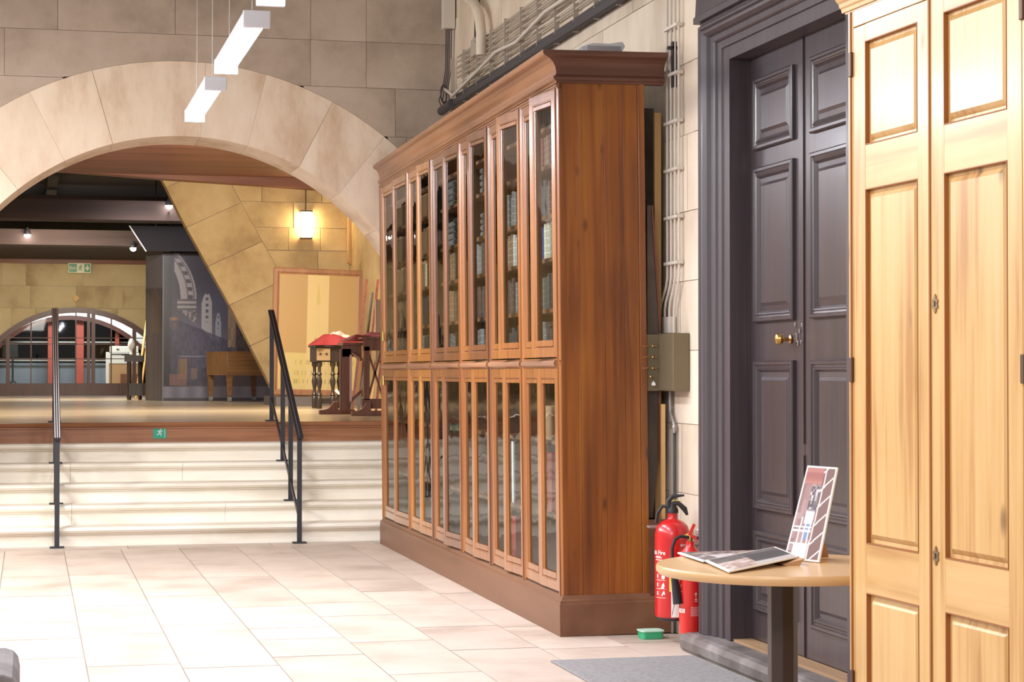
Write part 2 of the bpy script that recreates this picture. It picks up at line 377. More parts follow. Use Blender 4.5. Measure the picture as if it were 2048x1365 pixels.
def interp(x, xs, ys):
    if x <= xs[0]: return ys[0] + (x - xs[0]) * (ys[1] - ys[0]) / (xs[1] - xs[0])
    for i in range(len(xs) - 1):
        if x <= xs[i + 1]: return ys[i] + (x - xs[i]) * (ys[i + 1] - ys[i]) / (xs[i + 1] - xs[i])
    return ys[-1] + (x - xs[-1]) * (ys[-1] - ys[-2]) / (xs[-1] - xs[-2])

# ================================================================== SETTING
XW = 3.3
# floor
fl = struct(MB().box(-6, 3.5, -3, 16.1, -.2, -.0016).build('floor', 'grout'))
cols = [-1.55, -1.1, -.64, -.18, .26, .69, 1.135, 1.58, 2.01, 2.46, 2.9, 3.34]
fixed = {4: [13.76, 11.9, 10.6, 9.45], 5: [14.9, 12.35, 10.9, 9.3], 6: [13.4, 11.65, 10.66, 10.2, 9.57], 7: [14.6, 11.75, 11.1, 10.0], 8: [13.0, 12.3, 11.55, 10.5, 9.6], 9: [14.3, 13.4, 12.1, 11.2]}
for i in range(len(cols) - 1):
    ys = [15.72] + fixed.get(i, [])
    while ys[-1] > 2.0: ys.append(ys[-1] - random.uniform(.55, 1.25))
    for a, b in zip(ys, ys[1:]):
        g = .0034; dz = random.uniform(-.0004, .0006)
        MB().box(cols[i] + g, cols[i + 1] - g, b + .007, a - .007, -.005, dz).build('flagstone', 'flag', fl)
xs = [-1.55, -.4, .75, 1.87, 2.7, 3.34]
for a, b in zip(xs, xs[1:]): MB().box(a + .003, b - .003, 15.726, 16.02, -.005, 0).build('flagstone', 'flag', fl)

# back wall with the big arch
CX, CZ, R1, R2, YA = 1.167, 1.222, 2.008, 2.6, 15.8
wb = struct(bpy.data.objects.new('wall_back', None)); COL.objects.link(wb)
def arc_block(a0, a1, r0, r1, g, y0, y1, n=6):
    inn = [(CX + r0 * cos(rad(a0 + (a1 - a0) * t / n)), CZ + r0 * sin(rad(a0 + (a1 - a0) * t / n))) for t in range(n + 1)]
    out = [(CX + r1 * cos(rad(a0 + (a1 - a0) * t / n)), CZ + r1 * sin(rad(a0 + (a1 - a0) * t / n))) for t in range(n, -1, -1)]
    return MB().prism(inn + out, 'y', y0, y1)
va = [0, 14, 28, 40, 52, 63, 75.5, 86.2, 105.8, 117, 129, 141, 153, 166, 180]
core = MB()
for a, b in zip(va, va[1:]):
    g = .022; dy = random.uniform(-.003, .002)
    arc_block(a + g, b - g, R1, R2 - .002, 0, YA + dy, YA + .6).build('voussoir', 'voussoir', wb)
core2 = arc_block(0, 180, R1 + .006, R2, 0, YA + .004, YA + .59, 48); core.add(core2.v, core2.f)
def circ(x): return CZ + math.sqrt(max(R2 * R2 - (x - CX) ** 2, 0)) if abs(x - CX) < R2 else -1
def wblock(x0, x1, z0, z1, g, y0, y1):
    xs = sorted(set([x0 + g, x1 - g] + [x0 + g + (x1 - x0 - 2 * g) * t / 24 for t in range(25)] + [q for q in (CX - R2, CX + R2) if x0 + g < q < x1 - g]))
    segs = []; cur = []
    for x in xs:
        zb = max(z0 + g, circ(x) if abs(x - CX) < R2 - 1e-6 else (CZ if z0 < CZ < z1 and False else z0 + g))
        if z0 < CZ and abs(x - CX) < R2: zb = max(zb, circ(x))
        if zb < z1 - g - .004: cur.append((x, zb))
        else:
            if len(cur) > 1: segs.append(cur)
            cur = []
    if len(cur) > 1: segs.append(cur)
    segs = [c for c in segs if c[-1][0] - c[0][0] > .03]
    out = []
    for c in segs: out.append(MB().prism(c + [(c[-1][0], z1 - g), (c[0][0], z1 - g)], 'y', y0, y1))
    return out
zs = [0, .42, .83, 1.222, 1.62, 2.05, 2.46, 2.85, 3.27, 3.66, 4.03, 4.45, 4.9, 5.4, 6.0]
joints = {10: [2.17, 2.62, 1.1, .2], 9: [2.62, 2.17, -.2], 11: [1.35, .52, 2.4]}
for k in range(len(zs) - 1):
    x = -3.6 + random.uniform(0, .5); xj = [-3.6]
    extra = joints.get(k)
    if extra: xj += sorted(extra) + [-1.3, -2.4]
    else:
        while x < 3.1: xj.append(x); x += random.uniform(.7, 1.25)
    xj = sorted(set(xj)); xj = [q for i, q in enumerate(xj) if i == 0 or q - xj[i - 1] > .2] + [XW + .02]
    for a, b in zip(xj, xj[1:]):
        if zs[k + 1] <= CZ + .001:
            # piers either side of the opening
            for lo, hi in ((a, min(b, CX - R1)), (max(a, CX + R1), b)):
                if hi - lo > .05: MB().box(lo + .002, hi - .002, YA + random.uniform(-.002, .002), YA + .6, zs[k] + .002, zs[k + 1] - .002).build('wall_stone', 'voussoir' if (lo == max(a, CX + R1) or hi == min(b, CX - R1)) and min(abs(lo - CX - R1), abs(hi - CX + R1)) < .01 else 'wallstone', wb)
            continue
        dy = random.uniform(-.002, .003)
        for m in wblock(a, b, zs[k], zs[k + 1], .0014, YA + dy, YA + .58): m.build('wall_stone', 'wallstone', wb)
        for m in wblock(a, b, zs[k], zs[k + 1], -.001, YA + .004, YA + .575): core.add(m.v, m.f)
core.box(-3.6, CX - R1 - .01, YA + .006, YA + .59, 0, CZ); core.box(CX + R1 + .01, XW + .02, YA + .006, YA + .59, 0, CZ)
lab(core.build('mortar', 'mortar', wb), 'grey brown mortar showing in the joints')

# right wall
wr = struct(bpy.data.objects.new('wall_right', None)); COL.objects.link(wr)
MB().box(XW + .006, XW + .5, 8.95, 15.82, 0, 6).build('mortar', 'mortar', wr)
zz = [0, .36, .74, 1.1, 1.48, 1.84, 2.2, 2.6, 2.97, 3.4, 3.8, 4.2, 4.6, 5.05, 5.5, 6.0]
for k in range(len(zz) - 1):
    y = 9.2; ys = [8.95]; y += random.uniform(.2, .7)
    while y < 15.5: ys.append(y); y += random.uniform(.8, 1.3)
    ys.append(15.8)
    for a, b in zip(ys, ys[1:]):
        d = random.uniform(-.003, .003)
        MB().box(XW + d, XW + .2, a + .002, b - .002, zz[k] + .002, zz[k + 1] - .002).build('wall_stone', 'sidewall', wr)
MB().box(XW, XW + .5, 7.4, 8.95, 2.86, 6).build('lintel_masonry', 'sidewall', wr)
MB().box(XW, XW + .5, -2, 7.4, 0, 6).build('near_masonry', 'sidewall', wr)

# stairs: five stone steps between the piers, then the wooden stage edge
st = struct(bpy.data.objects.new('stairs', None)); COL.objects.link(st)
RI, TR, Y0 = .153, .31, 16.0
for k in range(5):
    yf = Y0 + TR * k; z1 = RI * (k + 1)
    prof = [(yf + .03, z1 - RI), (yf + .03, z1 - .062), (yf + .008, z1 - .056), (yf + .008, z1 - .045), (yf - .012, z1 - .042), (yf - .024, z1 - .024), (yf - .021, z1 - .009), (yf - .01, z1), (17.7, z1), (17.7, z1 - RI)]
    jx = [CX - R1 + .005, -.02 + .35 * (k % 2), 1.25 + .3 * (k % 3), CX + R1 - .005] if k % 2 else [CX - R1 + .005, .2, CX + R1 - .005]
    for a, b in zip(jx, jx[1:]): MB().prism([(p[0], p[1]) for p in prof], 'x', a + .001, b - .001).build('step_stone', 'step', st)
SZ = .935
sf = struct(MB().box(-3.6, 6.5, 17.62, 47, SZ - .03, SZ).build('stage_floor', 'stagefloor'))
fe = [(17.56, .765), (17.56, SZ - .055), (17.545, SZ - .052), (17.545, SZ - .04), (17.53, SZ - .034), (17.52, SZ - .018), (17.53, SZ - .004), (17.545, SZ + .001), (17.66, SZ + .001), (17.66, .765)]
lab(MB().prism(fe, 'x', -3.6, 4.5).build('stage_edge', 'fascia', sf), 'moulded wooden edge of the raised stage')
# side walls and ceilings of the stage
struct(MB().box(4.41, 4.8, 16.4, 28.3, SZ - .4, 5).build('wall_stage_right', 'yellowstone'))
struct(MB().box(-3.9, -3.6, 15.8, 47, 0, 5).build('wall_stage_left', 'yellowstone'))
struct(MB().box(-3.6, 4.41, 16.4, 27.8, 4.1, 4.3).build('ceiling', 'redbeam'))
tb = MB().prism([(-3.6, 4.42), (-3.6, 4.15), (.458, 4.12), (1.815, 4.045), (4.41, 3.93), (4.41, 4.4)], 'y', 27.7, 28.0).build('ceiling_beam', 'redbeam'); struct(tb)
struct(MB().box(-3.6, 6.5, 28, 39.3, 4.55, 4.75).build('ceiling', 'darkceil'))
struct(MB().box(4.5, 6.5, 16.4, 16.6, 0, 5).build('wall_filler', 'darkceil'))
struct(MB().box(6.5, 6.7, 28, 47, 0, 5).build('wall_rear_right', 'farstone'))
for (y0, y1, z0, z1) in ((30, 30.6, 3.64, 3.93), (34.5, 35, 3.54, 3.80), (32.4, 32.7, 3.95, 4.2)):
    bm_ = MB().box(-3.6, 6.5, y0, y1, z0, z1).build('ceiling_beam', 'beam'); struct(bm_)
for x in (-1.6, .25, 2.4): struct(MB().box(x, x + .16, 28.1, 39.2, 4.3, 4.5).build('ceiling_joist', 'darkceil'))
struct(MB().box(-3.6, 6.5, 35, 39.3, 3.56, 3.62).build('ceiling_soffit', 'beam'))
struct(MB().box(-3.6, 6.5, 39.2, 39.29, 3.48, 3.56).build('trim_1', 'redbeam'))

# stage cross wall with its sloping arch edge (the wall that carries the sconce)
ez = [.935, 1.276, 1.766, 2.186, 2.604, 3.09, 3.504, 3.987, 4.5]
ex = [3.40, 3.245, 2.999, 2.788, 2.558, 2.286, 2.057, 1.815, 1.55]
def E2(z): return interp(z, ez, ex)
ws = struct(bpy.data.objects.new('wall_stage_rear', None)); COL.objects.link(ws)
vz = [.935 - .3, 1.2, 1.75, 2.32, 2.86, 3.4, 3.95, 4.5]
for a, b in zip(vz, vz[1:]):
    n = 5; L = []; Rr = []
    for t in range(n + 1):
        z = a + .004 + (b - a - .008) * t / n; L.append((E2(z), z)); Rr.append((E2(z) + .75, z + .36))
    MB().prism(L + Rr[::-1], 'y', 28.0 + random.uniform(-.006, .004), 28.3).build('voussoir', 'yellowstone', ws)
lab(MB().prism([(E2(z) + .008, z) for z in ez] + [(4.41, 4.5), (4.41, .9)], 'y', 28.012, 28.29).build('mortar', 'mortar', ws), 'dark mortar in the joints')
cz = [.935, 1.33, 1.7, 2.06, 2.42, 2.8, 3.1, 3.42, 3.78, 4.15, 4.5]
for k in range(len(cz) - 1):
    z0, z1 = cz[k] + .004, cz[k + 1] - .004
    lft = [(E2(z - .36) + .758, z) for z in (z0, (z0 + z1) / 2, z1)]
    xj = lft[0][0]; cuts = []
    x = xj + .3 + .25 * (k % 2)
    while x < 4.2: cuts.append(x); x += .45 + .2 * (k % 3)
    if lft[0][0] > 4.3: continue
    b = cuts[0] if cuts else 4.405
    MB().prism([lft[0], (b - .004, z0), (b - .004, z1), lft[2], lft[1]], 'y', 28.0 + random.uniform(-.005, .005), 28.28).build('wall_stone', 'yellowstone', ws)
    cuts = cuts + [4.405] if cuts else []
    for p, q in zip(cuts, cuts[1:]): MB().box(p + .004, q - .004, 28.0 + random.uniform(-.005, .005), 28.28, z0, z1).build('wall_stone', 'yellowstone', ws)
# pale timber strip in the corner
tag(MB().prism([(4.37, 3.75), (4.41, 3.75), (4.405, 2.9), (4.368, 2.93)], 'y', 27.86, 27.98).build('timber_strip', 'batten'), 'pale vertical timber strip in the corner right of the glowing wall lamp', 'strip')

# far wall with arched partition
FX, FZ, FR, YF = .865, .539, 2.10, 39.3
wf = struct(bpy.data.objects.new('wall_far', None)); COL.objects.link(wf)
def far_poly(x0, x1, z0, z1, g=.003):
    xs = [x0 + g + (x1 - x0 - 2 * g) * t / 60 for t in range(61)]
    segs = []; pts = []
    for x in xs + [None]:
        if x is None: segs.append(pts); break
        zb = FZ + math.sqrt(FR * FR - (x - FX) ** 2) if abs(x - FX) < FR else z0
        zb = max(z0 + g, zb)
        if zb < z1 - g: pts.append((x, zb))
        else: segs.append(pts); pts = []
    return [q + [(q[-1][0], z1 - g), (q[0][0], z1 - g)] for q in segs if len(q) > 1]
for (z0, z1, xj) in ((.9, 1.45, [-3.6, -2.4, -1.2, 2.96, 4, 5, 6.5]), (1.45, 2.0, [-3.6, -2, -.9, -.1, 1.9, 2.9, 4, 6.5]), (2.0, 2.62, [-3.6, -2.4, -1.3, -.35, .1, 1.65, 2.35, 3.4, 6.5]),
                     (2.62, 3.05, [-3.6, -2.0, -.9, .0, .86, 1.75, 2.6, 6.5]), (3.05, 3.6, [-3.6, -1.5, -.53, -.08, 1.0, 2.2, 3.4, 6.5]), (3.6, 4.6, [-3.6, 0, 3, 6.5])):
    for a, b in zip(xj, xj[1:]):
        for p in far_poly(a, b, z0, z1): MB().prism(p, 'y', YF + random.uniform(-.006, .006), YF + .3).build('wall_stone', 'farstone', wf)
mc = MB()
for p in far_poly(-3.6, 6.5, .9, 4.6, 0): mc.prism(p, 'y', YF + .010, YF + .29)
mc.build('mortar', 'mortar', wf)
w1 = struct(bpy.data.objects.new('window_1', None)); COL.objects.link(w1)
def far_arc(r0, r1, y0, y1, mat, name, par, cx=FX, cz=FZ, n=30):
    a0 = math.asin((SZ - cz) / r1)
    A = [a0 + (pi - 2 * a0) * t / n for t in range(n + 1)]
    return MB().prism([(cx + r0 * cos(a), cz + r0 * sin(a)) for a in A] + [(cx + r1 * cos(a), cz + r1 * sin(a)) for a in A[::-1]], 'y', y0, y1).build(name, mat, par)
far_arc(FR - .10, FR, YF - .03, YF + .1, 'joinery', 'arched_frame', w1)
def ztop(x): return FZ + math.sqrt((FR - .09) ** 2 - (x - FX) ** 2)
MB().box(-.95, 2.68, YF, YF + .06, SZ, 1.175).build('bottom_rail', 'joinery', w1)
for x, wd in ((-.41, .07), (.49, .09), (1.10, .06), (1.19, .07), (1.97, .07)): MB().box(x - wd / 2, x + wd / 2, YF - .01, YF + .07, SZ, ztop(x)).build('post', 'joinery', w1)
for x in (.02, .86, 1.53, -.75): MB().box(x - .012, x + .012, YF, YF + .04, 1.175, ztop(x)).build('glazing_bar', 'joinery', w1)
for z in (1.65, 1.93, 2.05): 
    h = math.sqrt((FR - .09) ** 2 - (z - FZ) ** 2); MB().box(FX - h, FX + h, YF, YF + .03, z - .008, z + .008).build('glazing_bar', 'joinery', w1)
pn = [-1.0, -.75, -.41, .02, .49, .86, 1.10, 1.53, 1.97, 2.68]
for a, b in zip(pn, pn[1:]):
    xs_ = [a + (b - a) * t / 4 for t in range(5)]
    P = [(x, max(ztop(x), 1.18)) for x in xs_[::-1] if abs(x - FX) < FR - .09]
    if len(P) > 1: MB().prism([(P[-1][0], 1.17), (P[0][0], 1.17)] + P, 'y', YF + .045, YF + .05).build('pane', 'glass_flat', w1)
# room behind the partition
struct(MB().box(-3.6, 6.5, 45.5, 45.7, 0, 4.5).build('wall_back_room', 'backdark'))
struct(MB().box(-3.6, 6.5, 39.7, 46, 3.7, 3.9).build('ceiling', 'darkceil'))
ib = struct(bpy.data.objects.new('wall_inner_arch', None)); COL.objects.link(ib)
IX, IZ, IR, YI = .80, .52, 2.02, 42.0
A = [pi * t / 30 for t in range(31)]
MB().prism([(6.4, .9), (6.4, 3.7), (-3.5, 3.7), (-3.5, .9), (IX - IR, .9)] + [(IX - IR * cos(a), max(.9, IZ + IR * sin(a))) for a in A if IZ + IR * sin(a) > .92] + [(IX + IR, .9)], 'y', YI, YI + .25).build('plaster_face', 'whitewall', ib)
A2 = [t for t in A if IZ + IR * sin(t) > .94]
MB().prism([(IX - (IR - .07) * cos(a), IZ + (IR - .07) * sin(a)) for a in A2] + [(IX - (IR + .02) * cos(a), IZ + (IR + .02) * sin(a)) for a in A2[::-1]], 'y', YI - .06, YI).build('arch_rim', 'joinery', ib)
for x0, x1 in ((.36, .55), (.93, 1.08), (-.75, -.6), (1.72, 1.80)): MB().box(x0, x1, YI + .1, YI + .3, SZ, IZ + math.sqrt(max(.1, (IR - .05) ** 2 - (x0 + .07 - IX) ** 2))).build('red_post', 'redframe', ib)
MB().box(-1.0, 1.55, YI + .4, YI + .45, SZ + .12, 1.58).build('low_panel', 'bluegrey', ib)
MB().box(-1.1, 2.6, YI + .1, YI + .2, SZ, SZ + .13).build('low_rail', 'redframe', ib)
for z in (1.62, 2.0): MB().box(-1.1, 2.4, YI + .25, YI + .28, z, z + .03).build('glazing_bar', 'galv', ib)

# ================================================================== BOOKCASE
bc = thing('bookcase', 'tall stained-wood glazed bookcase standing along the right wall', 'bookcase', (2.665, 9.95, .001), (0, rad(-.6), rad(-.62)))
bc.rotation_mode = 'XYZ'
bc.matrix_basis = Matrix.Translation((2.665, 9.95, .001)) @ Matrix.Rotation(rad(-.62), 4, 'Z') @ Matrix.Rotation(rad(-.6), 4, 'Y')
BM = bc.matrix_basis.copy()
L = 5.82
# plinth with moulded top, front and near end
pp = [(0, 0), (0, .165), (-.003, .17), (-.004, .182), (-.016, .19), (-.022, .203), (-.028, .208), (-.05, .208), (-.05, 0)]
MB().sweep([(q[0], q[1]) for q in pp], [(0, L - .02), (0, 0), (.60, 0)][::-1]).build('plinth', 'plinth', bc)
# near end panel of boards
px_ = [.03, .135, .27, .375, .455]
for a, b in zip(px_, px_[1:]): MB().box(a + .0006, b - .0006, .032, .055, .2, 2.895).build('end_board', 'case', bc, bevel=.0015)
MB().box(.456, .492, .026, .055, .2, 2.885).build('end_stile', 'case', bc, bevel=.003)
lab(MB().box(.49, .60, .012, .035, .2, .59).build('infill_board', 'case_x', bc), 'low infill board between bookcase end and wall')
MB().box(.03, .49, L - .055, L - .03, .2, 2.9).build('far_end_panel', 'case', bc)
MB().box(.48, .495, .05, L - .05, .2, 2.9).build('back_panel', 'interior', bc)
MB().box(.035, .49, .05, L - .05, 2.875, 2.895).build('top_board', 'interior', bc)
MB().box(.035, .49, .05, L - .05, .205, .225).build('bottom_board', 'interior', bc)
MB().box(.04, .49, .05, L - .05, 1.40, 1.43).build('middle_board', 'interior', bc)
# cornice: cyma with fillets, front and near end
cp = [(.0, 2.872), (.010, 2.872), (.014, 2.882), (.024, 2.886), (.030, 2.893), (.030, 2.902), (.020, 2.908), (.014, 2.916), (.014, 2.935), (.020, 2.957), (.034, 2.978), (.056, 2.994), (.080, 3.002), (.086, 3.005), (.092, 3.012), (.092, 3.03), (-.03, 3.03), (-.03, 2.872)]
MB().sweep(cp, [(.03, L - .02), (.03, .032)][::-1] if False else [(.03, .032), (.03, L - .02)]).build('cornice', 'case_h', bc)
# the mitred near-end return
ce = MB(); pth = [(.60, .032), (.03, .032)]
o0 = len(ce.v)
for (x, m) in ((.60, 0), (.03, 1)):
    for q, z in cp: ce.v.append((x - q * m * 1.12, .032 - q, z))
k_ = len(cp)
for j in range(k_): ce.f.append((j, (j + 1) % k_, (j + 1) % k_ + k_, j + k_))
ce.f.append(tuple(range(k_))); ce.f.append(tuple(range(2 * k_ - 1, k_ - 1, -1)))
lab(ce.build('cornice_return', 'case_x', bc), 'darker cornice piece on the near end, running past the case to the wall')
# front cornice mitre: move near vertices forward
co = [o for o in bc.children if o.name == 'cornice'][0]
for v in co.data.vertices:
    if v.co.y < .2: v.co.y = .032 - (.03 - v.co.x); v.co.x -= max(0, .03 - v.co.x) * .12
    else: v.co.x += max(0, .03 - v.co.x) * .35
MB().sweep([(0, 2.84), (.008, 2.843), (.008, 2.853), (.014, 2.856), (.014, 2.866), (-.02, 2.866), (-.02, 2.84)], [(.03, .032), (.03, L - .03)]).build('frieze_moulding', 'case_h', bc)
# posts and bays
bays = [(.085, .89), (.89, 1.75), (1.75, 2.61), (2.61, 3.61), (3.61, 4.55), (4.55, 5.76)]
pw = [.055, .045, .075, .045, .075, .045, .055]
pc = [.06] + [b[1] for b in bays]
for c, wd in zip(pc, pw):
    prof = [(c - wd / 2, .05), (c - wd / 2, .028), (c - wd / 2 + .008, .02), (c - wd * .22, .02), (c - wd * .2, .028), (c - wd * .12, .028), (c - wd * .1, .014), (c + wd * .1, .014), (c + wd * .12, .028), (c + wd * .2, .028), (c + wd * .22, .02), (c + wd / 2 - .008, .02), (c + wd / 2, .028), (c + wd / 2, .05)]
    for z0, z1 in ((.208, 1.40), (1.43, 2.85)):
        MB().prism([(b_, a_) for a_, b_ in prof], 'z', z0, z1).build('post', 'leaf_c' if wd > .06 else 'leaf', bc)
for c in pc[1:-1]: MB().box(.05, .48, c - .012, c + .012, .22, 2.88).build('partition', 'interior', bc)
# waist moulding, in lengths between the posts
for (a, b), wd in zip(bays, pw):
    MB().prism([(.04, 1.393), (.024, 1.393), (.012, 1.402), (.008, 1.415), (.014, 1.428), (.03, 1.434), (.04, 1.434)], 'y', a + wd / 2, b - .02).build('waist_moulding', 'case_h', bc)
MB().box(.03, .05, .06, L - .05, 1.385, 1.44).build('waist_rail', 'leaf', bc)
MB().box(.034, .05, .06, L - .05, 2.82, 2.88).build('frieze', 'leaf_c', bc)

def leaf(y0, y1, z0, z1, hinge_near, ang, mat):
    """glazed door; door mesh and its pane share the hinge transform"""
    wd = y1 - y0; s = 1 if hinge_near else -1
    x = .026
    d = MB(); mp = lambda a, b, h: (-h if True else 0, s * a, b)
    st_ = .062
    prof = [(0, -.024), (0, 0), (st_ - .016, 0), (st_ - .014, -.003), (st_ - .010, -.003), (st_ - .007, -.010), (st_, -.012), (st_, -.024)]
    rb, rt = .09, .078
    # stiles and rails at their own widths: ring then extra rails
    d.ring(mp, 0, wd, 0, z1 - z0, prof, loop=True)
    d.ring(mp, st_ - .004, wd - st_ + .004, st_ - .004, rb, [(0, -.02), (0, -.001), (.004, -.001)], cap=True)
    d.ring(mp, st_ - .004, wd - st_ + .004, z1 - z0 - rt, z1 - z0 - st_ + .004, [(0, -.02), (0, -.001), (.004, -.001)], cap=True)
    o = d.build('door', mat, bc)
    o.location = (x, y0 if hinge_near else y1, z0); o.rotation_euler = (0, 0, s * rad(ang))
    lz0, lz1 = rb - .003, z1 - z0 - rt + .003
    g = MB().box(.014, .016, min(s * (st_ - .003), s * (wd - st_ + .003)), max(s * (st_ - .003), s * (wd - st_ + .003)), lz0, lz1).build('pane', 'glass', o)
    return o
mats_u = [('leaf', 'leaf'), ('leaf', 'leaf'), ('leaf_c', 'leaf'), ('leaf_c', 'leaf_c'), ('leaf_b', 'leaf_b'), ('leaf', 'leaf_b')]
mats_l = [('leaf', 'leaf'), ('leaf', 'leaf'), ('leaf', 'leaf'), ('leaf_c', 'leaf'), ('leaf_b', 'leaf_b'), ('leaf', 'leaf')]
au = [(7.0, .6), (6.4, .8), (5.6, .6), (2.2, .8), (2.4, .5), (1.4, .5)]
al = [(1.6, .8), (3.2, .6), (3.4, 2.4), (4.0, .6), (1.6, .5), (1.8, .8)]
for i, (a, b) in enumerate(bays):
    a_ = a + pw[i] / 2 + (.0 if i else -.0); b_ = b - pw[i + 1] / 2; m = (a_ + b_) / 2
    leaf(a_, m - .001, 1.446, 2.85, True, au[i][0], mats_u[i][0]); leaf(m + .001, b_, 1.446, 2.84, False, au[i][1], mats_u[i][1])
    leaf(a_, m - .001, .222, 1.385, True, al[i][0], mats_l[i][0]); leaf(m + .001, b_, .222, 1.385, False, al[i][1], mats_l[i][1])
# shelves
SHU = [1.43, 1.71, 1.985, 2.22, 2.49, 2.70]
for i, (a, b) in enumerate(bays):
    for z in SHU[1:]: MB().box(.075, .48, a + .014, b - .014, z - .022, z).build('shelf', 'case_h', bc)
    for z in (.60, 1.0): MB().box(.075, .48, a + .014, b - .014, z - .022, z).build('shelf', 'case_h', bc)

# books: one unit mesh per colour, then copies
def unit_book():
    m = MB()
    pr = [(1, 0), (.06, 0), (.02, .12), (0, .35), (0, .65), (.02, .88), (.06, 1), (1, 1)]
    return m.prism(pr, 'z', 0, 1)
bmesh_ = {}
for k in BOOKC:
    me = unit_book().mesh('book'); me.materials.append(M['bk ' + k]); bmesh_[k] = me
bayname = ['nearest bay', 'second nearest bay', 'third bay', 'fourth bay', 'fifth bay', 'farthest bay']
ORD = 'first second third fourth fifth sixth seventh eighth ninth tenth eleventh twelfth thirteenth fourteenth fifteenth sixteenth seventeenth eighteenth nineteenth twentieth'.split()
shname = ['bottom', 'second', 'third', 'fourth', 'fifth', 'top']
pal = {(0, 0): ['black', 'dark green', 'grey'], (0, 1): ['black', 'grey', 'dark green', 'dark brown'], (0, 2): ['cream', 'navy blue', 'bright blue', 'cream'], (0, 3): ['navy blue', 'faded red', 'bright blue', 'black'], (0, 4): ['faded red', 'tan leather', 'faded red'],
       (1, 3): ['bright blue', 'navy blue', 'grey', 'bright blue'], (1, 2): ['tan leather', 'black', 'white'], (1, 1): ['dark brown', 'grey'], (1, 0): ['black', 'grey'],
       (2, 0): ['dark green', 'black', 'grey'], (2, 1): ['faded red', 'dark brown'], (2, 2): ['tan leather', 'grey', 'dark brown'],
       (3, 0): ['grey', 'dark green'], (3, 1): ['faded red', 'tan leather'], (3, 2): ['faded red', 'tan leather', 'dark brown'],
       (4, 0): ['grey', 'dark brown', 'dark green'], (4, 1): ['white', 'black'], (4, 2): ['cream', 'tan leather'], (4, 3): ['tan leather', 'dark brown'], (4, 4): ['white', 'black', 'grey'],
       (5, 0): ['dark brown', 'faded red'], (5, 1): ['navy blue', 'dark green'], (5, 2): ['dark brown'], (5, 3): ['faded red', 'tan leather'], (5, 4): ['black', 'dark green']}
cnt = 0; rest = MB()
for i, (a, b) in enumerate(bays):
    for s in range(5):
        z = SHU[s]; hgt = SHU[s + 1] - z - .022
        cols_ = pal.get((i, s), ['black', 'grey', 'dark brown'])
        flatstack = (i, s) in ((2, 3), (2, 4), (3, 3), (3, 4))
        if (i, s) in ((1, 4),): continue
        y = a + .03; seen = {}
        if flatstack:
            stk = -1
            while y < b - .3:
                stk += 1; zq = z; wy = .26
                for q in range(4):
                    th = random.uniform(.035, .05)
                    if zq + th > z + hgt: break
                    o = bpy.data.objects.new('book', bmesh_[random.choice(['grey', 'white'])] if q < 0 else bmesh_['grey']); COL.objects.link(o)
                    o.matrix_basis = BM @ Matrix.Translation((.10, y + wy, zq)) @ Matrix.Rotation(pi / 2, 4, 'X') @ Matrix.Diagonal((.3, th, wy - .01, 1))
                    tag(o, 'grey volume lying flat, %s up in the %s stack, %s shelf, %s' % (ORD[q], ORD[stk], shname[s], bayname[i]), 'book', 'flat stacked volumes'); cnt += 1
                    zq += th + .001
                y += wy + .03
            continue
        c = cols_[0]; run = 0
        while y < b - .075:
            th = random.uniform(.042, .07); h = min(hgt - .012, random.uniform(.17, .215)); d = random.uniform(.17, .23)
            if run == 0: c = random.choice(cols_); run = random.randint(2, 4)
            run -= 1
            if cnt < 299:
                o = bpy.data.objects.new('book', bmesh_[c]); COL.objects.link(o)
                o.matrix_basis = BM @ Matrix.Translation((.10 + random.uniform(0, .02), y, z)) @ Matrix.Diagonal((d, th - .002, h, 1))
                seen[c] = seen.get(c, -1) + 1; tag(o, '%s %s book from the near end, %s upper shelf, %s' % (ORD[seen[c]], c, shname[s], bayname[i]), 'book', 'books in the upper bookcase'); cnt += 1
            else:
                vs = [BM @ Vector((.11 + vx * d, y + vy * (th - .002), z + vz * h)) for vx in (0, 1) for vy in (0, 1) for vz in (0, 1)]
                rest.add(vs, [(0, 1, 3, 2), (4, 6, 7, 5), (0, 4, 5, 1), (2, 3, 7, 6), (0, 2, 6, 4), (1, 5, 7, 3)])
            y += th
if rest.v:
    o = rest.build('books', 'bk tan leather'); o['kind'] = 'stuff'; tag(o, 'remaining brown books on shelves of the farthest bay by the arch', 'books')
# things in the lower cupboards
def lowbox(name, lbl, cat, mat, x0, x1, y0, y1, z0, z1):
    o = MB().box(x0, x1, y0, y1, z0, z1).build(name, mat); o.matrix_basis = BM.copy(); return tag(o, lbl, cat)
lowbox('file_box', 'red file behind the lower glass of the nearest bay', 'file', 'red', .09, .3, .50, .60, .601, .93)
lowbox('file_box', 'red file low behind the lower glass of the second bay', 'file', 'red', .09, .3, 1.38, 1.48, .226, .52)
lowbox('rolled_chart', 'tall white card standing in the second bay of the lower cupboards', 'card', 'paper', .09, .1, 1.42, 1.47, .601, .96)
lowbox('card_box', 'tan cardboard box on the upper shelf of the lower cupboard, nearest bay', 'box', 'card', .10, .36, .45, .80, 1.001, 1.18)
for i, (a, b) in enumerate(bays[1:], 1):
    lowbox('archive_box', 'dark archive box on the top lower shelf, %s' % bayname[i], 'box', 'interior', .12, .40, a + .2, a + .5, 1.001, 1.24)
    if i > 1: lowbox('archive_box', 'wide dark archive box on the cupboard floor, %s' % bayname[i], 'box', 'backdark', .12, .42, b - .5, b - .1, .226, .5)
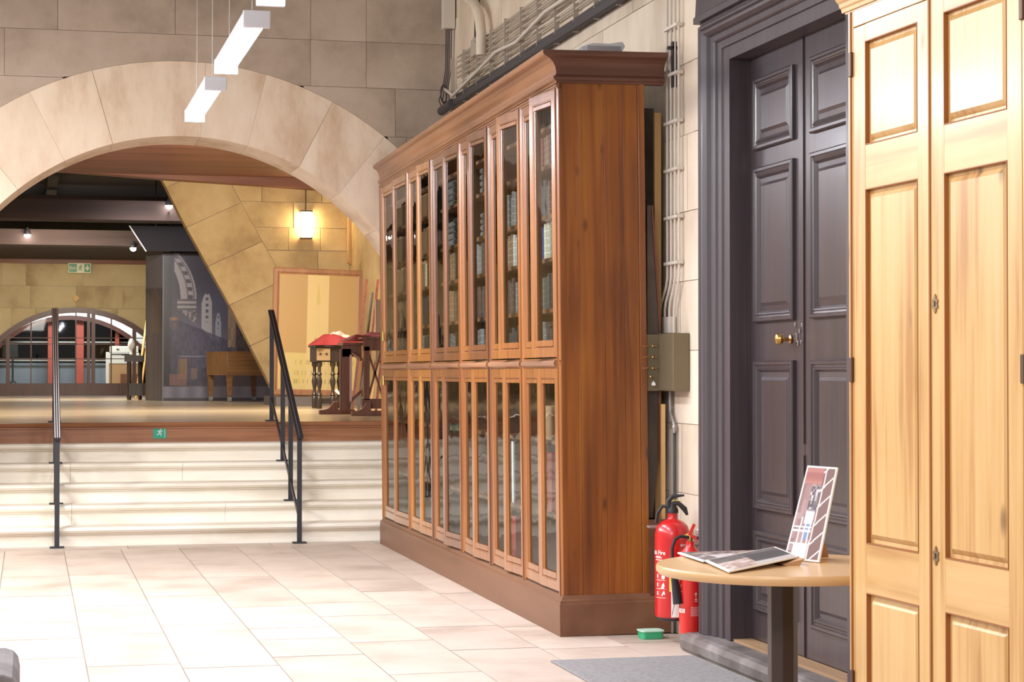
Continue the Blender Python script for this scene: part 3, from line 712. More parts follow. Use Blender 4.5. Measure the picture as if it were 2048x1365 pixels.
# sticky notes on the farthest post, tray on top
for z, t in ((1.62, 'lime sticky note higher up on the far post of the bookcase'), (1.27, 'lime sticky note lower down on the far post of the bookcase')):
    n_ = MB().prism([(5.66, z), (5.70, z), (5.70, z + .04), (5.70, z + .075), (5.67, z + .07), (5.665, z + .03)], 'x', .018, .0195).build('sticky_note', 'lime'); n_.matrix_basis = BM.copy(); tag(n_, t, 'note')
tr = thing('metal_tray', 'dusty silver metal tray lying on top of the bookcase', 'tray', (2.925, 10.12, 3.036), (0, 0, rad(-4)))
MB().prism([(-.10, 0), (-.125, .034), (-.06, .058), (.03, .056), (.10, .068), (.115, .045), (.09, .002)], 'y', -.12, .12).build('tray_body', 'foil', tr, bevel=.004)
MB().box(-.09, .09, -.127, -.121, .016, .042).build('tray_lip', 'chrome', tr)
br = MB().box(3.262, 3.285, 9.90, 9.93, 2.86, 3.1).box(3.24, 3.3, 9.9, 9.93, 3.06, 3.075).build('wall_bracket', 'black'); tag(br, 'black metal bracket between the bookcase cornice and the wall', 'bracket')

# boards stored behind the bookcase, and a dark sheet added for the shaded gap
tag(MB().box(3.155, 3.285, 10.3, 10.33, .01, 2.80).build('board_or_shade_sheet', 'board_and_shade'), 'tall dark grey sheet standing in for wall shade behind the bookcase', 'board')
tag(MB().box(3.226, 3.262, 10.1, 10.125, .01, 2.75).build('timber_batten', 'batten'), 'thin pale timber batten upright beside the white conduits', 'batten')
pl = thing('leaning_plank', 'dark plank with reddish lit edge leaning behind the bookcase end', 'plank', (3.165, 10.04, .6))
MB().prism([(0, 1.65), (.022, 1.65), (.062, 1.02), (.058, .3), (.03, 0), (0, 0)], 'y', 0, .025).build('board_face', 'board_and_shade', pl)
MB().bar((.026, .006, 1.65), (.066, .006, 1.02), .008, .03, up=(0, 1, 0)).build('board_edge', 'redwood', pl)
MB().bar((.066, .006, 1.02), (.062, .006, .3), .006, .03, up=(0, 1, 0)).build('board_edge', 'redwood', pl)
tag(MB().prism([(3.225, 1.2), (3.245, 1.2), (3.245, .05), (3.225, .05)], 'y', 9.98, 10.0).build('timber_batten', 'batten'), 'short pale batten below the metal box', 'batten')

# ================================================================== CABLES AND BOXES ON THE RIGHT WALL
vc = thing('conduit_run', 'four pale parallel conduits running down the wall beside the dark doorway', 'conduit', (3.275, 9.9, 0))
for k, dy in enumerate((.135, .07, 0.005, -.06)):
    MB().tube([(0, dy, 5.2), (0, dy, 3.4), (0, dy, 1.87), (0, dy + .02, 1.82), (0, dy + .10 - .01 * k, 1.74), (0, dy + .12 - .012 * k, 1.70), (0, dy + .12 - .012 * k, 1.575)], .0068, 8).build('conduit', 'cable', vc, smooth=True)
for z in (3.5, 3.18, 2.93, 2.68, 2.43, 2.18, 1.94):
    MB().box(-.018, .02, -.075, .145, z - .008, z + .008).build('clip', 'cable', vc)
MB().box(-.012, .02, .05, .19, 1.575, 1.66).build('cable_gland', 'cable', vc)
mb_ = thing('switch_box', 'olive grey metal box with small brass knobs on the wall right of the bookcase', 'box', (3.21, 9.98, 1.27))
MB().box(-.0, .09, -.235, .0, 0, .30).build('box_body', 'boxgrn', mb_, bevel=.004)
MB().box(-.002, .09, .0, .002, 0, .30).build('box_lid', 'boxgrn', mb_)
fx = MB().box(-.10, .09, .002, .012, 0, .295).build('front_plate', 'boxgrn', mb_)
for r_ in range(3):
    for c_ in range(3):
        kx = -.085 + c_ * .052; kz = .235 - r_ * .058
        MB().lathe([(.006, 0), (.007, .008), (.003, .012)], n=10).build('knob', 'brass', mb_).matrix_basis = Matrix.Translation((kx, .002, kz)) @ Matrix.Rotation(pi / 2, 4, 'X')
        MB().tube([(kx + .006, -.006, kz), (kx + .02, -.012, kz + .002), (kx + .03, -.012, kz + .012)], .002, 6).build('lever', 'brass', mb_)
MB().lathe([(.006, 0), (.007, .008), (.003, .012)], n=10).build('knob', 'brass', mb_).matrix_basis = Matrix.Translation((-.045, .002, .075)) @ Matrix.Rotation(pi / 2, 4, 'X')
MB().box(-.04, -.02, -.002, .001, .028, .042).box(-.035, -.026, -.002, .001, .042, .05).build('paper_label', 'paper', mb_)
tk = thing('steel_trunking', 'grey steel trunking and bent conduit below the olive box', 'trunking', (3.262, 9.93, 0))
MB().prism([(0, 0), (0, .036), (.036, .036), (.036, .0), (.028, .0), (.028, .028), (.008, .028), (.008, 0)], 'z', .005, 1.07).build('channel', 'galv', tk)
MB().tube([(.015, .07, 1.27), (.015, .07, 1.16), (.015, .03, 1.12), (.015, .0, 1.09), (.015, 0.0, 1.05)], .008, 8).build('bent_conduit', 'galv', tk, smooth=True)
MB().lathe([(.012, 0), (.014, .02), (.01, .03)], (.015, 0, 1.06), 10).build('coupling', 'galv', tk)
tag(MB().box(3.275, 3.30, 9.44, 9.53, .08, .80).build('conduit_cover', 'wallplate'), 'flat grey cover strip on the wall behind the extinguishers', 'cover')

# horizontal bundle above the bookcase
hb = thing('cable_bundle', 'dusty horizontal cables clipped in rows along the wall above the bookcase', 'cables', (3.28, 9.3, 3.5))
random.seed(3)
for k, (z, r, mt) in enumerate(((.0, .030, 'darkcable'), (.045, .014, 'darkcable'), (.11, .008, 'oldcable'), (.145, .007, 'cable'), (.19, .009, 'oldcable'), (.23, .007, 'oldcable'), (.275, .009, 'oldcable'), (.315, .007, 'oldcable'), (.35, .008, 'oldcable'))):
    pts = [(-.012 - r * .5, y * .5, z + (random.uniform(-.005, .005) if k else 0)) for y in range(0, 13)]
    MB().tube(pts, r, 8).build('cable', mt, hb, smooth=True)
for j in range(14):
    y = .2 + j * .46
    MB().box(-.034, .0, y, y + .006, -.035, .37).build('clip', 'oldcable', hb)
wc = MB().tube([(3.225, 15.6, 3.64), (3.225, 15.3, 3.55), (3.225, 14.6, 3.60), (3.225, 13.8, 3.66), (3.225, 13.2, 3.63), (3.225, 12.4, 3.7), (3.225, 11.6, 3.69), (3.225, 10.8, 3.76), (3.225, 10.0, 3.75)], .012, 8).build('loose_cable', 'cable', None, True); tag(wc, 'loose pale cable sagging across the clipped cable bundle', 'cable')
cc = thing('corner_cables', 'drop of dark cables in the corner above the far end of the bookcase', 'cables', (3.26, 15.6, 3.5))
MB().box(-.06, .03, -.08, .02, .62, 1.6).build('trunking', 'cable', cc)
for k in range(4): MB().tube([(-.03 + .012 * k, -.02 - .012 * k, .65), (-.03 + .014 * k, -.0, .3), (-.05 + .014 * k, .02, .15), (-.08 + .03 * k, .03, .05), (-.05 + .02 * k, .0, -.02), (.0, -.12, .0)], .005, 6).build('cable', 'darkcable', cc, smooth=True)
MB().tube([(-.05 + .035 * cos(t), -.02 + .05 * cos(t), .10 + .07 * sin(t)) for t in [q * .5 for q in range(50)]], .006, 6).build('cable_coil', 'darkcable', cc, smooth=True)
MB().tube([(-.04, .12, -.02), (-.04, -.3, -.01)], .036, 10).build('pipe_end', 'darkcable', cc, smooth=True)
jb = thing('junction_box', 'small dark junction box on the wall above the cable bundle', 'box', (3.25, 14.6, 3.76))
MB().box(-.01, .045, -.12, .12, 0, .13).build('box_body', 'oldcable', jb, bevel=.004)
for dy in (-.05, .05): MB().tube([(.01, dy, .12), (.01, dy - .02, .3), (.02, dy, .55), (.02, dy, 1.2)], .009, 6).build('cable', 'darkcable', jb, smooth=True)
MB().tube([(-.01, -.08, .09), (-.04, -.15, .1), (-.03, -.25, .06)], .012, 6).build('stub', 'oldcable', jb, smooth=True)
cpb = MB().tube([(3.21, 15.4, 4.55), (3.21, 15.1, 4.34), (3.21, 14.75, 4.22), (3.21, 14.45, 4.12), (3.21, 14.28, 4.0), (3.21, 14.22, 3.86), (3.21, 14.22, 3.7)], .038, 12).build('curved_pipe', 'sidewall', None, True); tag(cpb, 'thick cream curved pipe high on the right wall', 'pipe')
for y, wd in ((13.6, .06), (12.9, .05), (14.9, .08)):
    pass

# ================================================================== DARK DOORWAY
d1 = struct(bpy.data.objects.new('door_1', None)); COL.objects.link(d1)
YD0, YD1, ZD, XA, XL = 7.53, 8.92, 2.857, 3.2, 3.325
# architrave: moulded profile (across: 0 at the opening edge .. .37 outer), swept up and over
ap = [(0, 0), (0, .085), (.035, .085), (.04, .092), (.10, .092), (.105, .102), (.11, .102), (.16, .102), (.165, .112), (.175, .118), (.215, .118), (.225, .135), (.245, .15), (.26, .152), (.27, .14), (.28, .14), (.29, .15), (.31, .15), (.325, .14), (.34, .12), (.36, .12), (.36, 0)]
def apt(w_, h_): return (XW - h_ + .0, w_)
am = MB()
def arch_path():
    pts = []
    for w_, h_ in ap:
        x = XW + .02 - h_
        pts.append([(x, YD1 + w_, .095), (x, YD1 + w_, ZD + w_ * .62), (x, YD0 - w_, ZD + w_ * .62), (x, YD0 - w_, .095)])
    return pts
P_ = arch_path(); n_ = len(P_)
for seg in range(3):
    m = MB()
    vs = [P_[i][seg] for i in range(n_)] + [P_[i][seg + 1] for i in range(n_)]
    m.add(vs, [(i, (i + 1) % n_, (i + 1) % n_ + n_, i + n_) for i in range(n_)] + [tuple(range(n_)), tuple(range(2 * n_ - 1, n_ - 1, -1))])
    m.build('architrave', 'architrave', d1)
# reveals, lintel soffit
MB().box(XA + .02, XL + .05, YD1 - .003, YD1 + .05, .095, ZD + .05).build('reveal', 'architrave', d1)
MB().box(XA + .02, XL + .05, YD0 - .05, YD0 + .003, .095, ZD + .05).build('reveal', 'architrave', d1)
MB().box(XA + .02, XL + .05, YD0, YD1, ZD - .003, ZD + .05).build('soffit', 'architrave', d1)
MB().box(XW + .06, XW + .5, 7.2, 9.2, -.01, 3.0).build('passage_back', 'backdark', d1)
# entablature above
en = [(0, 3.08), (.13, 3.08), (.13, 3.11), (.12, 3.12), (.11, 3.3), (.12, 3.31), (.14, 3.33), (.19, 3.37), (.21, 3.39), (.23, 3.42), (.23, 3.46), (0, 3.46)]
MB().prism([(XW - q, z) for q, z in en], 'y', YD0 - .38, YD1 + .38).build('entablature', 'architrave', d1)
# stone sill and threshold board
lab(MB().prism([(3.12, .0), (3.105, .02), (3.10, .06), (3.115, .085), (3.14, .094), (3.34, .094), (3.34, 0)], 'y', 7.0, 9.32).build('sill_stone', 'darkstone', d1), 'worn dark stone sill with a pale chipped edge')
MB().box(3.235, 3.36, YD0, YD1, .094, .106).build('threshold_board', 'threshold', d1)
def bolection(m, mp, a0, a1, b0, b1):
    m.ring(mp, a0, a1, b0, b1, [(0, 0), (0, .016), (.006, .022), (.018, .022), (.022, .014), (.03, .012), (.036, .018), (.042, .016), (.052, .002), (.056, -.010)])
for (y0, y1, swap) in ((8.243, YD1 - .007, 0), (YD0 + .007, 8.237, 1)):
    lf = MB()
    mp = lambda a, b, h: (XL - h, a, b)
    lf.box(XL, XL + .045, y0, y1, .112, ZD - .004)
    dl = lf.build('door_leaf', 'door', d1)
    if not swap: mg_far, mg_near = .075, .10
    else: mg_far, mg_near = .10, .075
    pa0, pa1 = y0 + mg_near, y1 - mg_far
    for (b0, b1) in ((2.41, 2.745), (1.60, 2.325), (.725, 1.42), (.25, .625)):
        m = MB(); bolection(m, mp, pa0, pa1, b0, b1)
        m.build('panel_moulding', 'door', dl)
        m = MB(); m.ring(mp, pa0 + .05, pa1 - .05, b0 + .05, b1 - .05, [(0, .001), (.025, .004), (.04, .012)], cap=True); m.build('panel', 'door', dl)
kb = MB().lathe([(.006, 0), (.02, .004), (.02, .008), (.008, .012), (.008, .035), (.022, .045), (.028, .06), (.022, .072), (.008, .077)], n=16).build('door_knob', 'brass', d1, True)
kb.matrix_basis = Matrix.Translation((XL, 8.40, 1.515)) @ Matrix.Rotation(-pi / 2, 4, 'Y')
for (y, z, r) in ((8.33, 1.52, .012), (8.29, 1.55, .006), (8.31, 1.495, .006), (8.27, 1.50, .005), (8.34, 1.58, .006), (8.26, 1.575, .005)):
    MB().box(XL - .008, XL, y - r, y + r, z - r * 1.6, z + r * 1.6).build('lock_fitting', 'chrome', d1, bevel=.002)
lab(MB().prism([(8.345, 1.25), (8.37, 1.255), (8.36, 1.22), (8.372, 1.175), (8.345, 1.18), (8.352, 1.22)], 'x', XL - .004, XL).build('torn_label', 'card', d1), 'torn scrap of brown paper label')
MB().box(XL - .008, XL, 8.236, 8.248, 1.05, 2.85).build('meeting_bead', 'door', d1)
MB().box(XL - .008, XL, 8.236, 8.248, .112, 1.0).build('meeting_bead', 'door', d1)

# ================================================================== EXTINGUISHERS
FD = Vector((-.319, -.948, 0)); RD = Vector((.948, -.319, 0))
def wrapper(c, r):
    return lambda phi, z: tuple(Vector((c[0], c[1], 0)) + (FD * cos(phi) + RD * sin(phi)) * r + Vector((0, 0, z)))
def patch(name, mat, parent, c, r, p0, p1, z0, z1, n=10):
    wf_ = wrapper(c, r); m = MB(); P = [p0 + (p1 - p0) * t / n for t in range(n + 1)]
    m.add([wf_(p, z0) for p in P] + [wf_(p, z1) for p in P], [(i, i + 1, i + n + 2, i + n + 1) for i in range(n)])
    return m.build(name, mat, parent)
e1 = thing('fire_extinguisher', 'tall dark red water fire extinguisher with black lever head hung by the bookcase', 'fire extinguisher', (3.165, 9.62, .115))
MB().lathe([(.082, .012), (.088, .02), (.09, .03), (.09, .40), (.088, .44), (.078, .475), (.055, .497), (.03, .508), (.026, .515), (.026, .54)], n=40).build('cylinder', 'red', e1, True)
MB().lathe([(.07, 0), (.084, .004), (.086, .022), (.07, .024)], n=32).build('base_ring', 'rubber', e1, True)
MB().lathe([(.03, .54), (.03, .56), (.022, .57), (.022, .59)], n=16).build('valve', 'rubber', e1, True)
u = lambda a, b: tuple(RD * a + FD * .01 + Vector((0, 0, b)))
MB().tube([u(-.02, .56), u(-.02, .60), u(.0, .625), u(.06, .63)], [.012, .014, .011, .005], 8).build('carry_handle', 'rubber', e1, True)
MB().tube([u(-.01, .585), u(.03, .59), u(.062, .56), u(.075, .53)], [.008, .012, .014, .006], 8).build('lever', 'rubber', e1, True)
MB().tube([u(-.015, .57), u(-.05, .575), u(-.075, .54), u(-.082, .49)], .009, 8).build('hose', 'rubber', e1, True)
MB().tube([u(-.02, .60), u(.02, .605), u(.05, .60), u(.02, .575), u(.03, .56)], .0025, 6).build('safety_tie', 'yellow', e1, True)
MB().box(-.1, .1, .07, .115, .46, .47).build('wall_hook', 'galv', e1)
wr1 = wrapper((0, 0), .0908)
TXT = [('Chubb Fire', .030, .343)]
for t, s, z in TXT:
    text('label_text', t, s, lambda x, y, z=z: wr1(rad(-66) + x / .09, z + y), 'white', e1, True)
for z, a in ((.322, -40), (.316, -36), (.305, -30)): patch('label_line', 'white', e1, (0, 0), .0908, rad(-66), rad(a), z, z + .004)
for k, z in enumerate((.205, .162, .119)):
    patch('label_line', 'white', e1, (0, 0), .0908, rad(-62), rad(-22), z + .043, z + .0452)
    w2 = wrapper((0, 0), .0912)
    m = MB(); pic = [[(-38, .01), (-30, .005), (-24, .012), (-26, .03), (-31, .036), (-36, .025)], [(-40, .004), (-30, .002), (-25, .015), (-29, .034), (-34, .024)], [(-38, .01), (-33, .008), (-29, .02), (-25, .012), (-24, .026), (-29, .036), (-33, .024)]][k]
    m.add([w2(rad(a), z + b) for a, b in pic], [tuple(range(len(pic)))]); m.build('label_symbol', 'white', e1)
    patch('label_symbol', 'white', e1, (0, 0), .0908, rad(-58), rad(-52), z + .012, z + .03, 3)
patch('label_line', 'white', e1, (0, 0), .0908, rad(-62), rad(-22), .117, .1192)
patch('paper_label', 'paper', e1, (0, 0), .0915, rad(-4), rad(58), .022, .225)
patch('paper_edge', 'yellow', e1, (0, 0), .0912, rad(-10), rad(-4), .15, .225, 3)

e2 = thing('fire_extinguisher', 'slim bright red carbon dioxide fire extinguisher with black horn by the doorway', 'fire extinguisher', (3.165, 9.34, .075))
MB().lathe([(.045, 0), (.053, .006), (.056, .02), (.057, .36), (.054, .385), (.044, .41), (.026, .43), (.021, .44), (.021, .46)], n=32).build('cylinder', 'red2', e2, True)
MB().lathe([(.014, .455), (.014, .49), (.01, .50)], n=12).build('valve', 'brass', e2, True)
v_ = lambda a, b: tuple(RD * a + FD * .012 + Vector((0, 0, b)))
MB().bar(v_(-.005, .49), v_(.02, .545), .012, .016).build('lever', 'red2', e2, bevel=.002)
MB().bar(v_(.0, .49), v_(.042, .47), .012, .016).build('carry_handle', 'red2', e2, bevel=.002)
MB().bar(v_(.03, .478), v_(.07, .475), .014, .014).build('valve_end', 'rubber', e2, bevel=.002)
MB().tube([tuple(Vector(v_(.04, .505)) + RD * (.014 * cos(t)) + Vector((0, 0, .014 * sin(t)))) for t in [2 * pi * q / 12 for q in range(13)]], .0018, 6).build('pin_ring', 'chrome', e2)
MB().prism([(0, 0), (1, 0), (1, 1), (0, 1)], 'x', 0, .01)
mt_ = MB(); mt_.add([v_(-.05, .474), v_(-.045, .484), v_(.0, .505), v_(.018, .512), v_(.016, .503), v_(-.005, .49)], [(0, 1, 2, 3, 4, 5)]); mt_.build('yellow_tag', 'yellow', e2)
h_ = lambda a, b, f=.03: tuple(RD * a + FD * f + Vector((0, 0, b)))
MB().tube([h_(-.01, .48, .01), h_(-.05, .485, .02), h_(-.075, .47, .03), h_(-.088, .43, .03), h_(-.088, .38, .03), h_(-.086, .345, .03)], .008, 8).build('hose', 'rubber', e2, True)
MB().tube([h_(-.086, .36, .03), h_(-.086, .34, .03), h_(-.085, .335, .03), h_(-.06, .155, .03)], [.015, .016, .014, .026], 14).build('discharge_horn', 'rubber', e2, True)
MB().tube([h_(-.078, .155, .045), h_(-.088, .11, .05), h_(-.09, .10, .05)], .0015, 5).build('cord', 'rubber', e2)
wr2 = wrapper((0, 0), .0578)
text('label_text', 'CHUBB-EL', .012, lambda x, y: wr2(rad(-62) + x / .0576, .115 + y), 'white', e2, True) if False else None
patch('label_badge', 'white', e2, (0, 0), .0577, rad(-70), rad(-28), .112, .132)
text('label_text', 'EL)', .015, lambda x, y: tuple(Vector(wr2(rad(-46) + x / .0576, .122 + y)) + FD * .0006 - RD * .0006), 'red2', e2, True)
for k, (z, w_) in enumerate(((.29, 40), (.245, 24), (.235, 18), (.215, 26), (.205, 20), (.18, 16), (.13, 22))): patch('label_line', 'white', e2, (0, 0), .0577, rad(-70), rad(-70 + w_), z, z + .0022, 4)
dm = MB(); dm.add([wr2(rad(a), z) for a, z in ((22, .205), (28, .186), (34, .205), (31, .212), (25, .212))], [(0, 1, 2, 3, 4)]); dm.build('label_symbol', 'white', e2)
dm = MB(); dm.add([tuple(Vector(wr2(rad(a), z)) + FD * .0004) for a, z in ((24.5, .203), (28, .191), (31.5, .203))], [(0, 1, 2)]); dm.build('label_symbol', 'red2', e2)
for k in range(8): patch('label_line', 'paper', e2, (0, 0), .0577, rad(2), rad(46), .14 - k * .006, .1412 - k * .006, 5)
for k in range(2): patch('label_line', 'paper', e2, (0, 0), .0577, rad(22), rad(36), .178 - k * .01, .182 - k * .01, 3)
MB().box(-.03, .13, .04, .06, .43, .44).build('wall_hook', 'galv', e2)

# green tray on the floor
gt = thing('green_tray', 'small green plastic tray with pale rim on the floor by the bookcase plinth', 'tray', (3.105, 9.80, .002))
def rr(w, d, r, n=5):
    return [(sx * (w / 2 - r) + r * cos(a0 + pi / 2 * t / n), sy * (d / 2 - r) + r * sin(a0 + pi / 2 * t / n)) for sx, sy, a0 in ((1, 1, 0), (-1, 1, pi / 2), (-1, -1, pi), (1, -1, 1.5 * pi)) for t in range(n + 1)]
MB().prism(rr(.115, .10, .02), 'z', 0, .036).build('tray_body', 'green', gt)
MB().prism(rr(.125, .108, .022), 'z', .036, .042).build('tray_lid', plain('pale_mint_lid', (190, 226, 208), .4), gt)

# ================================================================== PINE CUPBOARD
AC = rad(1.75)
pc_ = thing('pine_cupboard', 'tall pale waxed pine cupboard with panelled double doors, right foreground', 'cupboard', (0, 0, 0), (0, 0, AC))
# local frame: y = distance along the front, x = depth from the camera axis; the front is at x = 2.5
XF = 2.5
MB().box(XF + .03, XF + .55, 4.12, 5.37, .08, 2.42).build('carcass', 'pine', pc_)
MB().box(XF, XF + .03, 5.335, 5.37, .08, 2.42).build('corner_stile', 'pine', pc_, bevel=.002)
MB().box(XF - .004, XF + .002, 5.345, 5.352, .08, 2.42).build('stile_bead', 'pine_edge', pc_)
MB().box(XF, XF + .03, 4.12, 4.372, .08, 2.42).build('corner_stile', 'pine', pc_, bevel=.002)
MB().box(XF + .0, XF + .03, 4.37, 5.335, 2.372, 2.42).build('top_rail', 'pine_h', pc_, bevel=.002)
MB().box(XF - .01, XF + .56, 4.10, 5.385, 0, .08).build('plinth', 'pine_h', pc_)
cq = [(0, 2.425), (.006, 2.425), (.008, 2.435), (.014, 2.44), (.016, 2.45), (.022, 2.455), (.032, 2.47), (.034, 2.485), (.034, 2.51), (0, 2.51)]
MB().prism([(XF - q, z) for q, z in cq], 'y', 4.1, 5.40).build('cornice', 'pine_h', pc_)
MB().box(XF, XF + .56, 4.1, 5.39, 2.42, 2.51).build('cornice_top', 'pine_h', pc_)
for (y0, y1, nm) in ((4.859, 5.333, 'L'), (4.375, 4.855, 'R')):
    mp = lambda a, b, h: (XF - h, a, b)
    pa0, pa1 = (y0 + .072, y1 - .078)
    dr = MB()
    zb = [(.16, .73), (.872, 1.892), (2.02, 2.32)]
    # stiles and rails
    dr.box(XF, XF + .024, y0, pa0, .09, 2.37); dr.box(XF, XF + .024, pa1, y1, .09, 2.37)
    do = dr.build('cupboard_door', 'pine', pc_, bevel=.0015)
    for (r0, r1) in ((.09, .16), (.73, .872), (1.892, 2.02), (2.32, 2.37)): MB().box(XF + .0005, XF + .024, pa0, pa1, r0, r1).build('rail', 'pine_h', do)
    for (b0, b1) in zb:
        m = MB(); m.ring(mp, pa0, pa1, b0, b1, [(0, -.012), (.012, -.0135), (.013, -.014), (.028, -.004), (.029, -.004)], cap=True); m.build('panel', 'pine', do)
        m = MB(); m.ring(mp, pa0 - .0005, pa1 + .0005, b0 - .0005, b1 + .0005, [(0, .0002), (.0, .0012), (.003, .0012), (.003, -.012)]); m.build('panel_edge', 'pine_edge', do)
for y, w_ in ((5.345, .018), (4.366, .018)):
    for z in (2.265, 1.372, .46):
        MB().cbox((XF - .003, y, z), (.01, w_, .072)).build('hinge', 'iron', pc_, bevel=.002)
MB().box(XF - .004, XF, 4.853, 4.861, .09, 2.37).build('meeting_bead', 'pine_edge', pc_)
for z in (1.547, .874):
    yq = 4.828; m = MB()
    sh = [(0, .035), (.008, .026), (.007, .018), (.018, .016), (.02, .008), (.014, 0), (.02, -.008), (.018, -.016), (.007, -.018), (.008, -.026), (0, -.035)]
    poly = [(yq + a * .8, z + b * .75) for a, b in sh] + [(yq - a * .8, z + b * .75) for a, b in sh[1:-1][::-1]]
    m.prism(poly, 'x', XF - .003, XF); e_ = m.build('escutcheon', plain('aged_brass', (140, 118, 86), .4, .7), pc_)
    MB().cbox((XF - .0035, yq, z), (.002, .005, .014)).build('keyhole', 'black', e_)

# ================================================================== ROUND TABLE AND CARDS
rt_ = thing('round_table', 'small round beech-topped pedestal table between doorway and pine cupboard', 'table', (2.318, 5.935, 0))
MB().lathe([(.37, .725), (.392, .728), (.4, .738), (.4, .75), (.396, .757), (.38, .757)], n=64).build('tabletop', 'tabletop', rt_, True)
MB().prism([(.048 * cos(t), .048 * sin(t)) for t in [rad(22.5 + 45 * q) for q in range(8)]], 'z', .03, .725).build('pedestal', 'tableleg', rt_, bevel=.003)
MB().lathe([(.25, 0), (.25, .012), (.1, .025), (.06, .035)], n=40).build('base', 'tableleg', rt_, True)
TZ = .758
def photo1(u, v):
    c = (120, 108, 108)
    if v > .55: c = mix((70, 62, 60), (150, 120, 110), hsh(int(u * 7), int(v * 9)))
    if .2 < u < .5 and v < .5: c = (205, 196, 200)
    if u > .6 and v < .6: c = mix((150, 120, 90), (210, 190, 170), hsh(int(u * 11), int(v * 7), 2))
    if hsh(int(u * 16), int(v * 14), 3) > .8: c = mix(c, (235, 225, 225), .6)
    return mix(c, (130, 120, 118), .2)
def photo2(u, v):
    c = mix((90, 84, 84), (130, 120, 118), hsh(int(u * 5), int(v * 5)))
    if u < .45 and v < .6: c = mix((210, 198, 196), (160, 130, 120), hsh(int(u * 14), int(v * 9)))
    if u > .45 and .25 < v < .8: c = (78, 74, 76)
    if u > .4 and v < .2: c = (188, 180, 178)
    return c
def quadcard(name, lbl, P, thick, fn, border=.03):
    """P: four corners on the card plane, order 00,10,11,01"""
    P = [Vector(p) for p in P]; t = thing(name, lbl, 'printed card', P[0])
    o_ = P[0]; n = (P[1] - P[0]).cross(P[3] - P[0]).normalized()
    if n.z < 0 and abs(n.z) > .5: n = -n
    Q = [p - o_ for p in P]
    m = MB(); m.add([q - n * thick for q in Q] + Q, [(0, 1, 2, 3), (4, 5, 6, 7), (0, 1, 5, 4), (1, 2, 6, 5), (2, 3, 7, 6), (3, 0, 4, 7)]); m.build('card_body', 'paper', t)
    def mp(u, v):
        u = border + u * (1 - 2 * border); v = border + v * (1 - 2 * border)
        return tuple(Q[0] * (1 - u) * (1 - v) + Q[1] * u * (1 - v) + Q[2] * u * v + Q[3] * (1 - u) * v + n * .0008)
    sheet('print', t, mp, 56, 56, fn, 'gloss_print')
    return t
quadcard('photo_card', 'white-edged photo card lying flat on the round table, farther of the two', [(2.068, 6.0, TZ + .006), (2.395, 6.245, TZ + .010), (2.41, 6.24 + .30, TZ + .008), (2.089, 6.296, TZ + .006)][:0] or [(2.074, 5.995, TZ + .010), (2.400, 6.24, TZ + .010), (2.412, 6.31, TZ + .010), (2.089, 6.296, TZ + .010)], .005, photo1)
c2 = quadcard('photo_card', 'white-edged photo card propped on its folded foot, nearer on the round table', [(2.045, 5.675, TZ + .008), (2.372, 5.93, TZ + .024), (2.405, 6.225, TZ + .028), (2.078, 5.985, TZ + .012)], .005, photo2)
MB().prism([(.25, -.005), (.325, .012), (.295, -.0215)], 'y', .20, .30).build('card_foot', 'card', c2)
def photo3(u, v):
    c = mix((128, 92, 92), (170, 140, 140), hsh(int(u * 9), int(v * 14)))
    if v > .82: c = mix((150, 84, 80), (176, 120, 112), hsh(int(v * 40)))
    if .3 < u < .65 and .5 < v < .8: c = mix((70, 60, 66), (210, 200, 206), hsh(int(u * 16), int(v * 30)) ** 2)
    if .3 < u < .6 and .38 < v < .52: c = (222, 226, 240)
    if .38 < u < .55 and .2 < v < .38: c = (104, 134, 180)
    if .12 < u < .6 and v < .16: c = (228, 226, 232)
    for k in range(4):
        if abs(u - (.2 + .16 * k + .06 * v)) < .02 and v < .45: c = (230, 226, 230)
    for q in (.16, .3, .34):
        if abs(v - q) < .008 and u < .6: c = (232, 230, 232)
    if u > .62:
        c = (112, 78, 74)
        if abs((v * 5 - u * 2) % 1 - .5) < .06: c = (226, 214, 212)
    if u > .6 and abs(u - .62 - .1 * v) < .02: c = (226, 210, 210)
    return c
up = thing('photo_card', 'tall narrow photo card of scaffolding leaning upright at the back of the table', 'printed card', (2.40, 6.0, TZ))
Q0, Q1, Q2, Q3 = [Vector(q) for q in ((-.018, .085, .002), (.040, -.065, .002), (.128, -.01, .300), (.072, .105, .302))]
nn = (Q1 - Q0).cross(Q3 - Q0).normalized()
m = MB(); m.add([q + nn * -.006 for q in (Q0, Q1, Q2, Q3)] + [Q0, Q1, Q2, Q3], [(0, 1, 2, 3), (4, 5, 6, 7), (0, 1, 5, 4), (1, 2, 6, 5), (2, 3, 7, 6), (3, 0, 4, 7)]); m.build('card_body', 'paper', up)
def mpu(u, v):
    u = .05 + .9 * u; v = .02 + .96 * v
    return tuple(Q0 * (1 - u) * (1 - v) + Q1 * u * (1 - v) + Q2 * u * v + Q3 * (1 - u) * v + nn * .0008)
sheet('print', up, mpu, 50, 130, photo3, 'gloss_print')
MB().add([Vector((.07, .02, .15)), Vector((.14, .09, .001)), Vector((.05, .07, .001))], [(0, 1, 2)]).build('card_foot', 'card', up)

# floor mat and stone block
tag(MB().box(2.39, 3.10, 6.6, 9.10, .001, .010).build('floor_mat', 'mat', None, bevel=.003), 'grey ribbed floor mat in front of the dark doorway', 'mat')
sb = MB().prism([(-.75, 0), (-.03, 0), (-.03, .33), (-.036, .365), (-.052, .385), (-.08, .395), (-.75, .395)], 'y', 6.6, 7.25).build('stone_block', 'greystone', None, bevel=.008); tag(sb, 'grey stone block with rounded edge, bottom left corner of the view', 'stone block')

